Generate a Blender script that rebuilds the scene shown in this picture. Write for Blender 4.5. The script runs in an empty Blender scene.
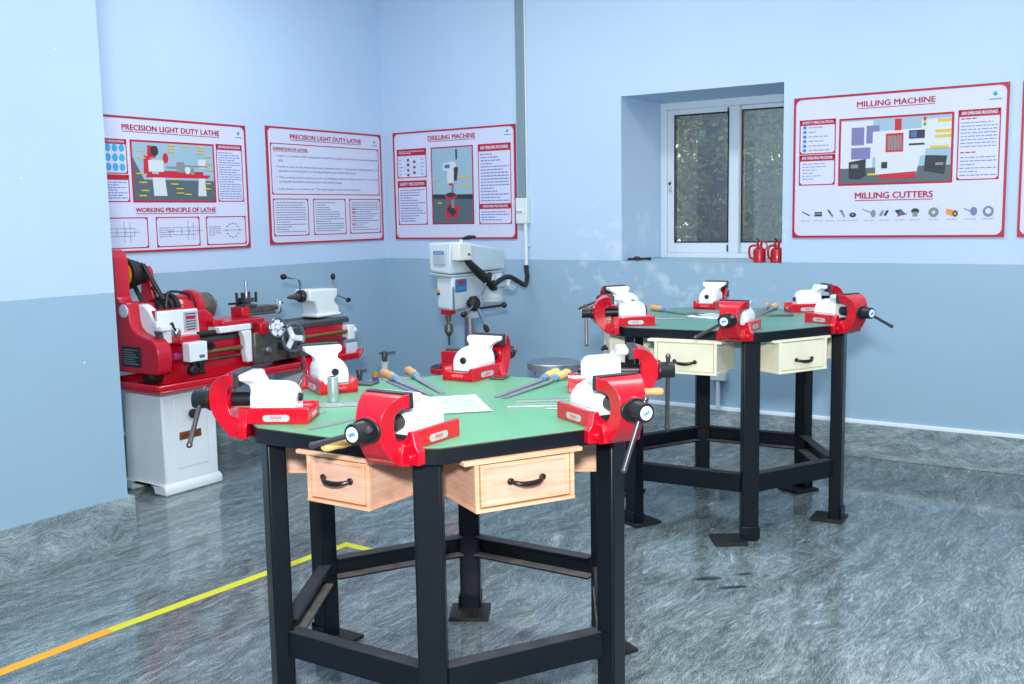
import bpy, math, random
from math import sin, cos, pi, radians as R
from mathutils import Vector, Matrix, Euler

random.seed(7)
SC = bpy.context.scene
COL = SC.collection

# ------------------------------------------------------------------ camera
cd = bpy.data.cameras.new('camera'); cam = bpy.data.objects.new('camera', cd); COL.objects.link(cam)
cd.sensor_width = 36.0; cd.lens = 35.99; cd.clip_start = 0.05; cd.clip_end = 200
_r = Vector((0.83123, 0.55565, -0.01763)); _u = Vector((-0.05321, 0.11108, 0.99239)); _f = _r.cross(_u)
cam.matrix_world = Matrix(((_r.x, _u.x, _f.x, 5.2436), (_r.y, _u.y, _f.y, -6.0831), (_r.z, _u.z, _f.z, 1.4519), (0, 0, 0, 1)))
SC.camera = cam

# ------------------------------------------------------------------ view, world, lights
SC.view_settings.view_transform = 'Standard'
SC.view_settings.look = 'None'
SC.view_settings.gamma = 1.0
SC.view_settings.use_curve_mapping = False
SC.view_settings.exposure = -0.05
w = bpy.data.worlds.new('sky'); SC.world = w; w.use_nodes = True
w.node_tree.nodes['Background'].inputs[0].default_value = (0.90, 0.96, 1.0, 1)
w.node_tree.nodes['Background'].inputs[1].default_value = 2.6


def area(name, loc, aim, sx, sy, power, col=(1, 1, 1)):
    l = bpy.data.lights.new(name, 'AREA'); l.shape = 'RECTANGLE'; l.size = sx; l.size_y = sy
    l.energy = power; l.color = col
    o = bpy.data.objects.new(name, l); COL.objects.link(o); o.location = loc
    o.rotation_euler = (Vector(aim) - Vector(loc)).to_track_quat('-Z', 'Y').to_euler()
    return o


area('flash_light', (5.35, -6.35, 2.0), (2.6, -1.6, 0.9), 0.3, 0.22, 185, (1.0, 0.99, 0.97))
area('ceiling_tube_light', (4.9, -1.9, 3.34), (4.9, -1.9, 0), 2.4, 0.5, 36, (1.0, 0.99, 0.97))
area('ceiling_tube_light', (1.9, -1.9, 3.34), (1.9, -1.9, 0), 1.8, 0.5, 52, (1.0, 0.99, 0.97))
area('ceiling_tube_light', (5.4, -4.6, 3.34), (5.4, -4.6, 0), 2.4, 0.5, 58, (1.0, 0.99, 0.97))


# ------------------------------------------------------------------ materials
def lin(c):
    return tuple(((v / 255) / 12.92 if v / 255 <= 0.04045 else ((v / 255 + 0.055) / 1.055) ** 2.4) for v in c) + (1,)


MATS = {}


def mat(name, rgb, rough=0.5, metal=0.0, spec=0.5, coat=0.0, var=0.0, vscale=12, bump=0.0):
    if name in MATS: return MATS[name]
    m = bpy.data.materials.new(name); m.use_nodes = True; MATS[name] = m
    nt = m.node_tree; b = nt.nodes['Principled BSDF']
    b.inputs['Base Color'].default_value = lin(rgb); b.inputs['Roughness'].default_value = rough
    b.inputs['Metallic'].default_value = metal; b.inputs['Specular IOR Level'].default_value = spec
    b.inputs['Coat Weight'].default_value = coat; b.inputs['Coat Roughness'].default_value = 0.08
    if var or bump:
        tc = nt.nodes.new('ShaderNodeTexCoord'); n = nt.nodes.new('ShaderNodeTexNoise')
        n.inputs['Scale'].default_value = vscale; n.inputs['Detail'].default_value = 5
        nt.links.new(tc.outputs['Object'], n.inputs['Vector'])
        if var:
            rp = nt.nodes.new('ShaderNodeValToRGB'); c = lin(rgb)
            rp.color_ramp.elements[0].position = 0.3; rp.color_ramp.elements[1].position = 0.7
            rp.color_ramp.elements[0].color = tuple(x * (1 - var) for x in c[:3]) + (1,)
            rp.color_ramp.elements[1].color = tuple(min(1, x * (1 + var)) for x in c[:3]) + (1,)
            nt.links.new(n.outputs['Fac'], rp.inputs['Fac']); nt.links.new(rp.outputs['Color'], b.inputs['Base Color'])
        if bump:
            bp = nt.nodes.new('ShaderNodeBump'); bp.inputs['Strength'].default_value = bump; bp.inputs['Distance'].default_value = 0.002
            nt.links.new(n.outputs['Fac'], bp.inputs['Height']); nt.links.new(bp.outputs['Normal'], b.inputs['Normal'])
    return m


class NT:
    """small node-graph helper"""
    def __init__(s, name, rough=0.5):
        s.m = bpy.data.materials.new(name); s.m.use_nodes = True; MATS[name] = s.m
        s.t = s.m.node_tree; s.b = s.t.nodes['Principled BSDF']; s.b.inputs['Roughness'].default_value = rough
        s.pos = s.t.nodes.new('ShaderNodeNewGeometry').outputs['Position']

    def n(s, typ, **kw):
        nd = s.t.nodes.new(typ)
        for k, v in kw.items(): setattr(nd, k, v)
        return nd

    def put(s, sock, v):
        if hasattr(v, 'links') or isinstance(v, bpy.types.NodeSocket): s.t.links.new(v, sock)
        else: sock.default_value = v

    def math(s, op, a, b=0.0, c=None, clamp=False):
        nd = s.n('ShaderNodeMath', operation=op); nd.use_clamp = clamp
        s.put(nd.inputs[0], a); s.put(nd.inputs[1], b)
        if c is not None: s.put(nd.inputs[2], c)
        return nd.outputs[0]

    def xyz(s, v=None):
        nd = s.n('ShaderNodeSeparateXYZ'); s.put(nd.inputs[0], v or s.pos); return nd.outputs

    def comb(s, x, y, z):
        nd = s.n('ShaderNodeCombineXYZ')
        for i, v in enumerate((x, y, z)): s.put(nd.inputs[i], v)
        return nd.outputs[0]

    def noise(s, vec, scale, detail=4, rough=0.55, dist=0.0):
        nd = s.n('ShaderNodeTexNoise'); s.put(nd.inputs['Vector'], vec); nd.inputs['Scale'].default_value = scale
        nd.inputs['Detail'].default_value = detail; nd.inputs['Roughness'].default_value = rough
        nd.inputs['Distortion'].default_value = dist; return nd.outputs['Fac']

    def ramp(s, fac, stops):
        nd = s.n('ShaderNodeValToRGB'); s.put(nd.inputs[0], fac); el = nd.color_ramp.elements
        while len(el) < len(stops): el.new(0.5)
        for e, (p, c) in zip(el, stops): e.position = p; e.color = c if len(c) == 4 else lin(c)
        return nd.outputs[0]

    def mix(s, fac, a, b, blend='MIX'):
        nd = s.n('ShaderNodeMix', data_type='RGBA', blend_type=blend)
        s.put(nd.inputs[0], fac); s.put(nd.inputs[6], a); s.put(nd.inputs[7], b); return nd.outputs[2]

    def range(s, v, a, b, c=0.0, d=1.0):
        nd = s.n('ShaderNodeMapRange'); s.put(nd.inputs[0], v)
        for i, x in enumerate((a, b, c, d)): nd.inputs[i + 1].default_value = x
        return nd.outputs[0]


WALL_HI = (187, 212, 240)
WALL_LO = (150, 183, 206)
PAINT_Z = 1.147


def wall_mat(name, peel=None, specks=False):
    g = NT(name, 0.55); x = g.xyz()
    edge = g.math('ADD', x[2], g.math('MULTIPLY', g.math('SUBTRACT', g.noise(g.pos, 6, 2), 0.5), 0.006))
    up = g.math('GREATER_THAN', edge, PAINT_Z)
    col = g.mix(up, lin(WALL_LO), lin(WALL_HI))
    mott = g.ramp(g.noise(g.pos, 1.7, 5), [(0.3, (0.95, 0.95, 0.95, 1)), (0.7, (1, 1, 1, 1))])
    col = g.mix(1.0, col, mott, 'MULTIPLY')
    if peel:
        tot = None
        for (px, pz, rx, rz) in peel:
            dx = g.math('DIVIDE', g.math('SUBTRACT', x[0], px), rx); dz = g.math('DIVIDE', g.math('SUBTRACT', x[2], pz), rz)
            d = g.math('SQRT', g.math('ADD', g.math('MULTIPLY', dx, dx), g.math('MULTIPLY', dz, dz)))
            v = g.math('SUBTRACT', 1.0, d, clamp=True)
            tot = v if tot is None else g.math('MAXIMUM', tot, v)
        nn = g.noise(g.pos, 7, 7, 0.62)
        k = g.math('ADD', nn, g.math('MULTIPLY', tot, 0.13))
        k = g.math('MULTIPLY', g.range(k, 0.60, 0.74), g.math('GREATER_THAN', tot, 0.01))
        col = g.mix(g.math('MULTIPLY', k, 0.4), col, lin((222, 238, 250)))
    if specks:
        v = g.n('ShaderNodeTexVoronoi'); v.inputs['Scale'].default_value = 9; g.put(v.inputs['Vector'], g.pos)
        a = g.math('LESS_THAN', v.outputs['Distance'], 0.045)
        sep = g.n('ShaderNodeSeparateColor'); g.put(sep.inputs[0], v.outputs['Color'])
        a = g.math('MULTIPLY', a, g.math('LESS_THAN', sep.outputs[0], 0.16))
        col = g.mix(g.math('MULTIPLY', a, 0.7), col, lin((235, 245, 250)))
    g.put(g.b.inputs['Base Color'], col)
    bp = g.n('ShaderNodeBump'); bp.inputs['Strength'].default_value = 0.08; bp.inputs['Distance'].default_value = 0.004
    g.put(bp.inputs['Height'], g.noise(g.pos, 25, 4)); g.put(g.b.inputs['Normal'], bp.outputs[0])
    return g.m


def granite(name, floor=True):
    g = NT(name, 0.2); x = g.xyz()
    a, b = (x[0], x[1]) if floor else (g.math('MULTIPLY', x[2], 1.0), g.math('ADD', x[0], x[1]))
    if floor:
        br = g.n('ShaderNodeTexBrick'); g.put(br.inputs['Vector'], g.comb(g.math('ADD', a, 20.36), g.math('ADD', b, 20.25), 0.0))
        br.offset = 0.0; br.inputs['Scale'].default_value = 1.0
        br.inputs['Brick Width'].default_value = 0.95; br.inputs['Row Height'].default_value = 2.1
        br.inputs['Mortar Size'].default_value = 0.0022; br.inputs['Mortar Smooth'].default_value = 0.3
        br.inputs['Color1'].default_value = (0.2, 0.2, 0.2, 1); br.inputs['Color2'].default_value = (1, 1, 1, 1)
        br.inputs['Mortar'].default_value = (0.6, 0.6, 0.6, 1)
        sp = g.n('ShaderNodeSeparateColor'); g.put(sp.inputs[0], br.outputs['Color']); slab = sp.outputs[0]; seam = br.outputs['Fac']
        a = g.math('ADD', a, g.math('MULTIPLY', slab, 3.7)); b = g.math('ADD', b, g.math('MULTIPLY', slab, 1.9))
    low = g.comb(a, b, 0.0)
    wa = g.math('MULTIPLY', g.math('SUBTRACT', g.noise(low, 2.2, 3), 0.5), 0.30)
    wb = g.math('MULTIPLY', g.math('SUBTRACT', g.noise(g.comb(b, a, 3.3), 2.2, 3), 0.5), 0.30)
    swirl = g.range(g.noise(g.comb(a, b, 5.0), 0.9, 2), 0.45, 0.62)                 # calm and swirled zones of the stone
    k1 = g.math('ADD', 0.45, g.math('MULTIPLY', swirl, 1.2))
    a2 = g.math('ADD', a, g.math('MULTIPLY', wa, k1)); b2 = g.math('ADD', b, g.math('MULTIPLY', wb, k1))
    st = g.noise(g.comb(g.math('MULTIPLY', a2, 15.0), g.math('MULTIPLY', b2, 3.2), 0.0), 1.0, 10, 0.72, 0.4)
    fine = g.noise(g.comb(g.math('MULTIPLY', a2, 85.0), g.math('MULTIPLY', b2, 20.0), 1.0), 1.0, 6, 0.75, 0.2)
    grain = g.noise(g.comb(a, b, 0.0), 210, 3, 0.8)
    v = g.math('ADD', g.math('MULTIPLY', st, 0.26), g.math('ADD', g.math('MULTIPLY', fine, 0.26), g.math('MULTIPLY', grain, 0.48)))
    CC = FLOORC if floor else BASEC
    col = g.ramp(v, [(0.40, CC[0]), (0.475, CC[1]), (0.54, CC[2]), (0.61, CC[3])])
    big = g.ramp(g.noise(g.comb(g.math('MULTIPLY', a2, 1.6), g.math('MULTIPLY', b2, .6), 0.0), 1.0, 4), [(0.3, (0.80, 0.83, 0.84, 1)), (0.7, (1.08, 1.08, 1.08, 1))])
    col = g.mix(1.0, col, big, 'MULTIPLY')
    dash = g.range(g.noise(g.comb(g.math('MULTIPLY', a2, 48.0), g.math('MULTIPLY', b2, 6.5), 2.0), 1.0, 3, 0.55), 0.62, 0.70)
    col = g.mix(g.math('MULTIPLY', dash, 0.42), col, lin((190, 206, 214)))
    vein = g.range(g.noise(g.comb(g.math('MULTIPLY', a2, 9.0), g.math('MULTIPLY', b2, 2.4), 7.0), 1.0, 8, 0.7, 1.2), 0.645, 0.70)
    col = g.mix(g.math('MULTIPLY', vein, g.math('MULTIPLY', swirl, 0.9)), col, lin((212, 222, 228)))
    dark = g.range(g.noise(g.comb(g.math('MULTIPLY', a2, 10.0), g.math('MULTIPLY', b2, 2.2), 11.0), 1.0, 8, 0.7, 0.9), 0.63, 0.70)
    col = g.mix(g.math('MULTIPLY', dark, 0.45), col, lin((58, 74, 84)))
    if floor:
        tint = g.ramp(slab, [(0.2, (0.93, 0.95, 0.95, 1)), (1.0, (1.04, 1.03, 1.03, 1))])
        col = g.mix(1.0, col, tint, 'MULTIPLY')
        col = g.mix(g.math('MULTIPLY', seam, 0.4), col, lin((150, 168, 172)))
        # dark mineral inclusions in the stone
        for (cx, cy, rx, ry, an) in ((3.68, -2.38, .07, .024, .75), (3.80, -2.42, .07, .019, .75), (3.78, -2.26, .05, .016, .75)):
            dx = g.math('SUBTRACT', x[0], cx); dy = g.math('SUBTRACT', x[1], cy)
            p = g.math('ADD', g.math('MULTIPLY', dx, cos(an) / rx), g.math('MULTIPLY', dy, sin(an) / rx))
            q = g.math('SUBTRACT', g.math('MULTIPLY', dy, cos(an) / ry), g.math('MULTIPLY', dx, sin(an) / ry))
            d = g.math('ADD', g.math('MULTIPLY', p, p), g.math('MULTIPLY', q, q))
            d = g.math('ADD', d, g.math('MULTIPLY', grain, 0.9))
            col = g.mix(g.math('MULTIPLY', g.range(d, 1.5, 0.9), 0.85), col, lin((38, 52, 62)))
    g.put(g.b.inputs['Base Color'], col)
    g.put(g.b.inputs['Roughness'], g.range(grain, 0.3, 0.7, 0.06, 0.13))
    g.b.inputs['Specular IOR Level'].default_value = 0.42
    return g.m


BASEC = ((70, 84, 88), (122, 138, 144), (160, 176, 182), (206, 216, 220))
FLOORC = ((44, 54, 57), (92, 106, 110), (137, 152, 156), (196, 206, 208))


def wood_mat(name, c1, c2, scale=1.0, rough=0.55, blotch=None):
    g = NT(name, rough); tc = g.n('ShaderNodeTexCoord').outputs['Object']; x = g.xyz(tc)
    v = g.comb(g.math('MULTIPLY', x[0], 6 * scale), g.math('MULTIPLY', x[1], 6 * scale), g.math('MULTIPLY', x[2], 55 * scale))
    n = g.noise(v, 1.0, 6, 0.6, 0.6)
    col = g.ramp(n, [(0.3, c1), (0.7, c2)])
    if blotch:
        k = g.range(g.noise(tc, 9, 3), 0.6, 0.75); col = g.mix(g.math('MULTIPLY', k, 0.45), col, lin(blotch))
    g.put(g.b.inputs['Base Color'], col); return g.m


M_RED = mat('vise_red_enamel', (198, 4, 34), 0.25, spec=0.5, coat=0.4, var=0.06, vscale=20)
M_LRED = mat('lathe_red_enamel', (190, 10, 38), 0.28, coat=0.35, var=0.05)
M_WHITE = mat('white_enamel', (236, 241, 243), 0.32, coat=0.2, var=0.02)
M_LWHITE = mat('pale_white_enamel', (226, 236, 242), 0.35, coat=0.2, var=0.02)
M_DWHITE = mat('drill_white_enamel', (194, 212, 220), 0.35, coat=0.2, var=0.02)
M_BLACK = mat('black_steel', (26, 29, 33), 0.38, spec=0.5, var=0.15)
M_BENCH = mat('bench_black_paint', (9, 16, 24), 0.35, spec=0.4, coat=0.0, var=0.2, vscale=6)
M_DUST = mat('dusty_black_paint', (126, 121, 120), 0.8, var=0.3, vscale=18)
M_DUST2 = mat('thin_dust_on_black', (58, 60, 65), 0.75, var=0.3, vscale=14)
M_PLATE = mat('serrated_steel', (66, 68, 72), 0.45, metal=0.7, var=0.2, vscale=60)
M_STEEL = mat('bright_steel', (172, 176, 180), 0.28, metal=0.9, var=0.1, vscale=40)
M_CHROME = mat('chrome', (215, 220, 224), 0.14, metal=1.0)
M_FILE = mat('file_steel', (136, 142, 150), 0.45, metal=0.55, var=0.15, vscale=90)
M_DKSTEEL = mat('oiled_steel', (104, 104, 98), 0.4, metal=0.6, var=0.25, vscale=30)
M_BRASS = mat('brass', (150, 128, 78), 0.35, metal=0.8, var=0.12)
M_YELLOW = mat('yellow_paint', (235, 165, 10), 0.4)
M_RUBBER = mat('black_rubber', (22, 23, 26), 0.6)
M_GREEN = mat('green_laminate', (96, 168, 128), 0.42, spec=0.4, var=0.05, vscale=5)
M_GREEN2 = mat('grey_green_laminate', (90, 146, 136), 0.42, spec=0.4, var=0.05, vscale=5)
M_EDGE = mat('brown_board_edge', (110, 78, 66), 0.6)
M_BADGE = mat('badge_white', (226, 238, 244), 0.3)
M_BLUE = mat('badge_blue', (40, 130, 205), 0.4)
M_SILVER = mat('silver_plate', (196, 202, 204), 0.35, metal=0.35)
M_SCRIPT = mat('red_script', (190, 60, 70), 0.5)
M_PAPER = mat('paper_white', (235, 240, 248), 0.7)
M_INK = mat('grey_ink', (150, 160, 185), 0.7)
M_BOARD = mat('poster_white', (206, 213, 238), 0.4, coat=0.1)
M_PRED = mat('poster_red', (178, 22, 48), 0.4)
M_PINK = mat('poster_text_blue', (122, 132, 190), 0.6)
M_PTXT = mat('poster_text_dark', (96, 104, 128), 0.6)
M_CYAN = mat('poster_cyan', (60, 165, 220), 0.5)
M_TEAL = mat('poster_teal', (40, 160, 160), 0.5)
M_FRAME = mat('window_frame_white', (214, 228, 238), 0.35)
M_GREY = mat('grey_trunking', (122, 146, 158), 0.45)
M_PVC = mat('pvc_white', (214, 226, 228), 0.4)
M_TAPE = mat('yellow_tape', (226, 222, 40), 0.45, var=0.05)
M_TAPEO = mat('orange_tape', (255, 176, 20), 0.45, var=0.05)
M_WOODH = wood_mat('file_handle_wood', (196, 140, 84), (224, 180, 124), 1.4)
M_WOODY = wood_mat('pale_handle_wood', (216, 178, 104), (236, 204, 138), 1.4)
M_PLY = wood_mat('plywood', (200, 152, 128), (224, 183, 160), 1.0, 0.6, blotch=(170, 104, 68))
M_PLYE = wood_mat('pale_wood_edging', (212, 150, 110), (236, 192, 160), 1.0)
M_CREAM = mat('cream_paint', (238, 236, 208), 0.4, var=0.03)
M_CREAM2 = mat('cream_trim', (240, 238, 212), 0.4, var=0.03)
M_HANDLE = mat('bronze_black_handle', (44, 34, 32), 0.35, metal=0.5)
M_FERR = mat('blue_ferrule', (128, 166, 196), 0.35, metal=0.3)
M_BARK = mat('bark', (70, 62, 54), 0.9, var=0.3)
M_LEAF = mat('leaf_green', (78, 88, 60), 0.7, var=0.4, vscale=3)
M_LEAF2 = mat('leaf_bright', (118, 130, 74), 0.7, var=0.3, vscale=3)


# ------------------------------------------------------------------ mesh builder
class MB:
    def __init__(s, xf=None):
        s.v = []; s.f = []; s.m = []; s.xf = xf; s.mi = 0

    def add(s, vs, fs, mi=None):
        o = len(s.v)
        s.v += [Vector(s.xf(Vector(p))) if s.xf else Vector(p) for p in vs]
        s.f += [tuple(i + o for i in f) for f in fs]; s.m += [s.mi if mi is None else mi] * len(fs)
        return s

    def box(s, x0, x1, y0, y1, z0, z1, mi=None):
        vs = [(x, y, z) for x in (x0, x1) for y in (y0, y1) for z in (z0, z1)]
        return s.add(vs, [(0, 1, 3, 2), (4, 6, 7, 5), (0, 4, 5, 1), (2, 3, 7, 6), (0, 2, 6, 4), (1, 5, 7, 3)], mi)

    def obox(s, c, ax, ay, az, hx, hy, hz, mi=None):
        c, ax, ay, az = Vector(c), Vector(ax), Vector(ay), Vector(az)
        vs = [c + ax * (hx * i) + ay * (hy * j) + az * (hz * k) for i in (-1, 1) for j in (-1, 1) for k in (-1, 1)]
        return s.add(vs, [(0, 1, 3, 2), (4, 6, 7, 5), (0, 4, 5, 1), (2, 3, 7, 6), (0, 2, 6, 4), (1, 5, 7, 3)], mi)

    def loft(s, rings, caps=True, mi=None, closed=True):
        n = len(rings[0]); vs = [p for r in rings for p in r]; fs = []
        for i in range(len(rings) - 1):
            for j in range(n if closed else n - 1):
                k = (j + 1) % n
                fs.append((i * n + j, i * n + k, (i + 1) * n + k, (i + 1) * n + j))
        if caps and closed:
            fs.append(tuple(range(n - 1, -1, -1))); fs.append(tuple((len(rings) - 1) * n + j for j in range(n)))
        return s.add(vs, fs, mi)

    def prism(s, poly, axis, a, b, mi=None):
        def P(p, t):
            return {'x': (t, p[0], p[1]), 'y': (p[0], t, p[1]), 'z': (p[0], p[1], t)}[axis]
        return s.loft([[P(p, a) for p in poly], [P(p, b) for p in poly]], True, mi)

    @staticmethod
    def frame(d):
        d = Vector(d).normalized(); a = Vector((0, 0, 1)) if abs(d.z) < 0.9 else Vector((1, 0, 0))
        u = d.cross(a).normalized(); return u, d.cross(u).normalized()

    def cyl(s, p0, p1, r0, r1=None, n=24, mi=None):
        return s.rev(p0, p1, [(0, r0), (1, r0 if r1 is None else r1)], n, mi)

    def rev(s, p0, p1, prof, n=24, mi=None):
        """revolve profile [(t 0..1 along p0-p1, radius)]"""
        p0, p1 = Vector(p0), Vector(p1); u, v = s.frame(p1 - p0)
        rings = [[p0.lerp(p1, t) + (u * cos(2 * pi * j / n) + v * sin(2 * pi * j / n)) * max(r, 1e-5) for j in range(n)] for t, r in prof]
        return s.loft(rings, True, mi)

    def tube(s, pts, r, n=10, mi=None):
        pts = [Vector(p) for p in pts]; rings = []; u = None
        if 4 <= len(pts) <= 12:
            q = []; rq = []; rl_ = list(r) if isinstance(r, (list, tuple)) else [r] * len(pts)
            for i in range(len(pts) - 1):
                a, b, c, d = pts[max(i - 1, 0)], pts[i], pts[i + 1], pts[min(i + 2, len(pts) - 1)]
                for k_ in range(5):
                    t = k_ / 5; q.append(.5 * ((2 * b) + (c - a) * t + (2 * a - 5 * b + 4 * c - d) * t * t + (3 * b - a - 3 * c + d) * t ** 3)); rq.append(rl_[i] + (rl_[i + 1] - rl_[i]) * t)
            q.append(pts[-1]); rq.append(rl_[-1]); pts = q; r = rq
        for i, p in enumerate(pts):
            d = (pts[min(i + 1, len(pts) - 1)] - pts[max(i - 1, 0)]).normalized()
            if u is None: u, v = s.frame(d)
            else:
                u = (u - d * u.dot(d)).normalized(); v = d.cross(u)
            rr = r[i] if isinstance(r, (list, tuple)) else r
            rings.append([p + (u * cos(2 * pi * j / n) + v * sin(2 * pi * j / n)) * rr for j in range(n)])
        return s.loft(rings, True, mi)

    def torus(s, c, axis, R0, r, n=32, k=10, mi=None):
        c = Vector(c); u, v = s.frame(axis); w_ = Vector(axis).normalized(); rings = []
        for i in range(n + 1):
            d = u * cos(2 * pi * i / n) + v * sin(2 * pi * i / n)
            rings.append([c + d * (R0 + r * cos(2 * pi * j / k)) + w_ * (r * sin(2 * pi * j / k)) for j in range(k)])
        return s.loft(rings, False, mi)

    def ball(s, c, r, n=14, mi=None, sx=1, sy=1, sz=1):
        c = Vector(c); rings = []
        for i in range(n + 1):
            a = pi * i / n
            rings.append([c + Vector((sx * r * max(sin(a), 1e-4) * cos(2 * pi * j / (2 * n)), sy * r * max(sin(a), 1e-4) * sin(2 * pi * j / (2 * n)), sz * r * cos(a))) for j in range(2 * n)])
        return s.loft(rings, True, mi)

    def build(s, name, mats, parent=None, bevel=0.0, seg=2, smooth=True, origin=None, world=False, ang=35):
        me = bpy.data.meshes.new(name)
        off = Vector(origin) if origin is not None else Vector((0, 0, 0))
        if world and parent is not None: off = absloc(parent)
        me.from_pydata([tuple(p - off) for p in s.v], [], s.f); me.update()
        import bmesh
        bm = bmesh.new(); bm.from_mesh(me); bmesh.ops.recalc_face_normals(bm, faces=bm.faces); bm.to_mesh(me); bm.free()
        mats = mats if isinstance(mats, (list, tuple)) else [mats]
        for m in mats: me.materials.append(m)
        me.polygons.foreach_set('material_index', s.m)
        if smooth:
            me.polygons.foreach_set('use_smooth', [True] * len(me.polygons)); me.set_sharp_from_angle(angle=R(ang))
        o = bpy.data.objects.new(name, me); COL.objects.link(o)
        if parent is not None: o.parent = parent
        if origin is not None: o.location = off
        if bevel:
            b = o.modifiers.new('bevel', 'BEVEL'); b.width = bevel; b.segments = seg; b.limit_method = 'ANGLE'; b.angle_limit = R(35)
            b.harden_normals = False
        return o


def absloc(o):
    l = Vector(o.location); p = o.parent
    while p is not None: l = l + Vector(p.location); p = p.parent
    return l


def thing(name, label, cat, loc=(0, 0, 0), rz=0.0, group=None):
    o = bpy.data.objects.new(name, None); COL.objects.link(o); o.empty_display_size = 0.1
    o.location = loc; o.rotation_euler = (0, 0, rz); o['label'] = label; o['category'] = cat
    if group: o['group'] = group
    return o


def tag(o, label, cat, group=None):
    o['label'] = label; o['category'] = cat
    if group: o['group'] = group
    return o


def struct(o):
    o['kind'] = 'structure'; return o


def dup(root, loc, rz, label, group=None):
    def cp(o, par):
        c = o.copy(); COL.objects.link(c)
        if par is not None: c.parent = par
        for ch in list(o.children): cp(ch, c)
        return c
    r = cp(root, None); r.location = loc; r.rotation_euler = (0, 0, rz); r['label'] = label
    if group: r['group'] = group
    return r


def text_verts(txt, bold=0.012):
    cu = bpy.data.curves.new('lettering', 'FONT'); cu.body = txt; cu.offset = bold; cu.resolution_u = 3
    ob = bpy.data.objects.new('lettering', cu); COL.objects.link(ob)
    dg = bpy.context.evaluated_depsgraph_get(); me = bpy.data.meshes.new_from_object(ob.evaluated_get(dg))
    vs = [(v.co.x, v.co.y) for v in me.vertices]; fs = [tuple(p.vertices) for p in me.polygons]
    bpy.data.objects.remove(ob); bpy.data.curves.remove(cu); bpy.data.meshes.remove(me)
    return vs, fs


def add_text(mb, txt, fit, mp, mi=None, bold=0.012):
    """lettering fitted into fit=(a0,a1,z0,z1), mapped to 3-D with mp(a,z)"""
    vs, fs = text_verts(txt, 0.0)
    x0 = min(v[0] for v in vs); x1 = max(v[0] for v in vs); y0 = min(v[1] for v in vs); y1 = max(v[1] for v in vs)
    a0, a1, z0, z1 = fit
    if a1 is None: a1 = a0 + (x1 - x0) / (y1 - y0) * (z1 - z0)
    nrm = (Vector(mp(1, 0)) - Vector(mp(0, 0))).cross(Vector(mp(0, 1)) - Vector(mp(0, 0))).normalized()
    hgt = z1 - z0
    for q, (dx, dz) in enumerate(((0, 0),) if bold < .015 else ((-.045, 0), (.045, 0), (0, .022), (0, -.022), (0, 0))):
        sh = dx * hgt
        mb.add([Vector(mp(a0 + sh + (v[0] - x0) / (x1 - x0) * (a1 - a0), z0 + dz * hgt + (v[1] - y0) / (y1 - y0) * (z1 - z0))) + nrm * (.0002 * q) for v in vs], fs, mi)


# ================================================================== ROOM
XR, YF, ZC = 7.6, -8.2, 3.4
M_FLOOR = granite('granite_floor', True)
M_GBASE = granite('granite_baseboard', False)
M_WALL_B = wall_mat('blue_wall_paint_flaking', peel=[(2.35, 1.05, 0.75, 0.42), (2.0, 1.28, 0.5, 0.4), (3.17, 1.27, 0.12, 0.13), (1.85, 1.0, .35, .25), (2.75, .95, .4, .2)])
M_WALL_L = wall_mat('blue_wall_paint')
M_WALL_P = wall_mat('blue_partition_paint', specks=True)
M_CEIL = mat('ceiling_white', (232, 238, 242), 0.8)

struct(MB().box(-0.2, XR + .2, YF - .2, 0.2, -0.12, 0.0).build('floor', M_FLOOR, smooth=False))
struct(MB().box(-0.2, XR + .2, YF - .2, 0.2, ZC, ZC + .12).build('ceiling', M_CEIL, smooth=False))
WX0, WX1, WZ0, WZ1, WT = 2.05, 3.14, 1.14, 2.216, 0.75
wb = MB()
wb.box(-0.2, WX0, 0, WT, 0, ZC); wb.box(WX1, XR + .2, 0, WT, 0, ZC)
wb.box(WX0, WX1, 0, WT, 0, WZ0); wb.box(WX0, WX1, 0, WT, WZ1, ZC)
struct(wb.build('wall_back', M_WALL_B, smooth=False))
struct(MB().box(-0.2, 0, YF, 0, 0, ZC).build('wall_left', M_WALL_L, smooth=False))
struct(MB().box(XR, XR + .2, YF, 0, 0, ZC).build('wall_right', M_WALL_L, smooth=False))
struct(MB().box(-0.2, XR + .2, YF - .2, YF, 0, ZC).build('wall_front', M_WALL_L, smooth=False))
PX, PY = 1.236, -3.285
struct(MB().box(0.0, PX, YF, PY, 0, ZC).build('wall_partition', M_WALL_P, smooth=False))
# baseboards of polished granite with a white painted line above
struct(MB().box(0.0, XR, -0.022, 0, 0, 0.2).build('baseboard_back', M_GBASE, bevel=.003))
struct(MB().box(0.0, 0.022, PY, -0.022, 0, 0.2).build('baseboard_left', M_GBASE, bevel=.003))
struct(MB().box(PX, PX + .022, YF, PY + .022, 0, 0.215).box(0.0, PX, PY, PY + .022, 0, .215).build('baseboard_partition', M_GBASE))
struct(MB().box(0.0, XR, -0.016, 0, 0.2, 0.224).build('trim_1', mat('white_line_paint', (226, 240, 250), .5), bevel=.004))
struct(MB().box(0, .016, PY + .02, -.016, .2, .224).build('trim_2', mat('white_line_paint', (226, 240, 250), .5), bevel=.004))

# ------------------------------------------------------------------ window
win = bpy.data.objects.new('window_1', None); COL.objects.link(win); win.location = (2.595, 0.64, WZ0); struct(win)
fm = MB()
fx0, fx1, fz0, fz1 = WX0, WX1, WZ0, WZ1
fm.box(fx0, fx0 + .050, .59, .70, fz0, fz1).box(fx1 - .05, fx1, .59, .70, fz0, fz1)
fm.box(fx0 + .05, fx1 - .05, .59, .70, fz1 - .05, fz1).box(fx0 + .05, fx1 - .05, .59, .70, fz0, fz0 + .035)
fm.build('frame', M_FRAME, win, bevel=.004, world=True)


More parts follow.
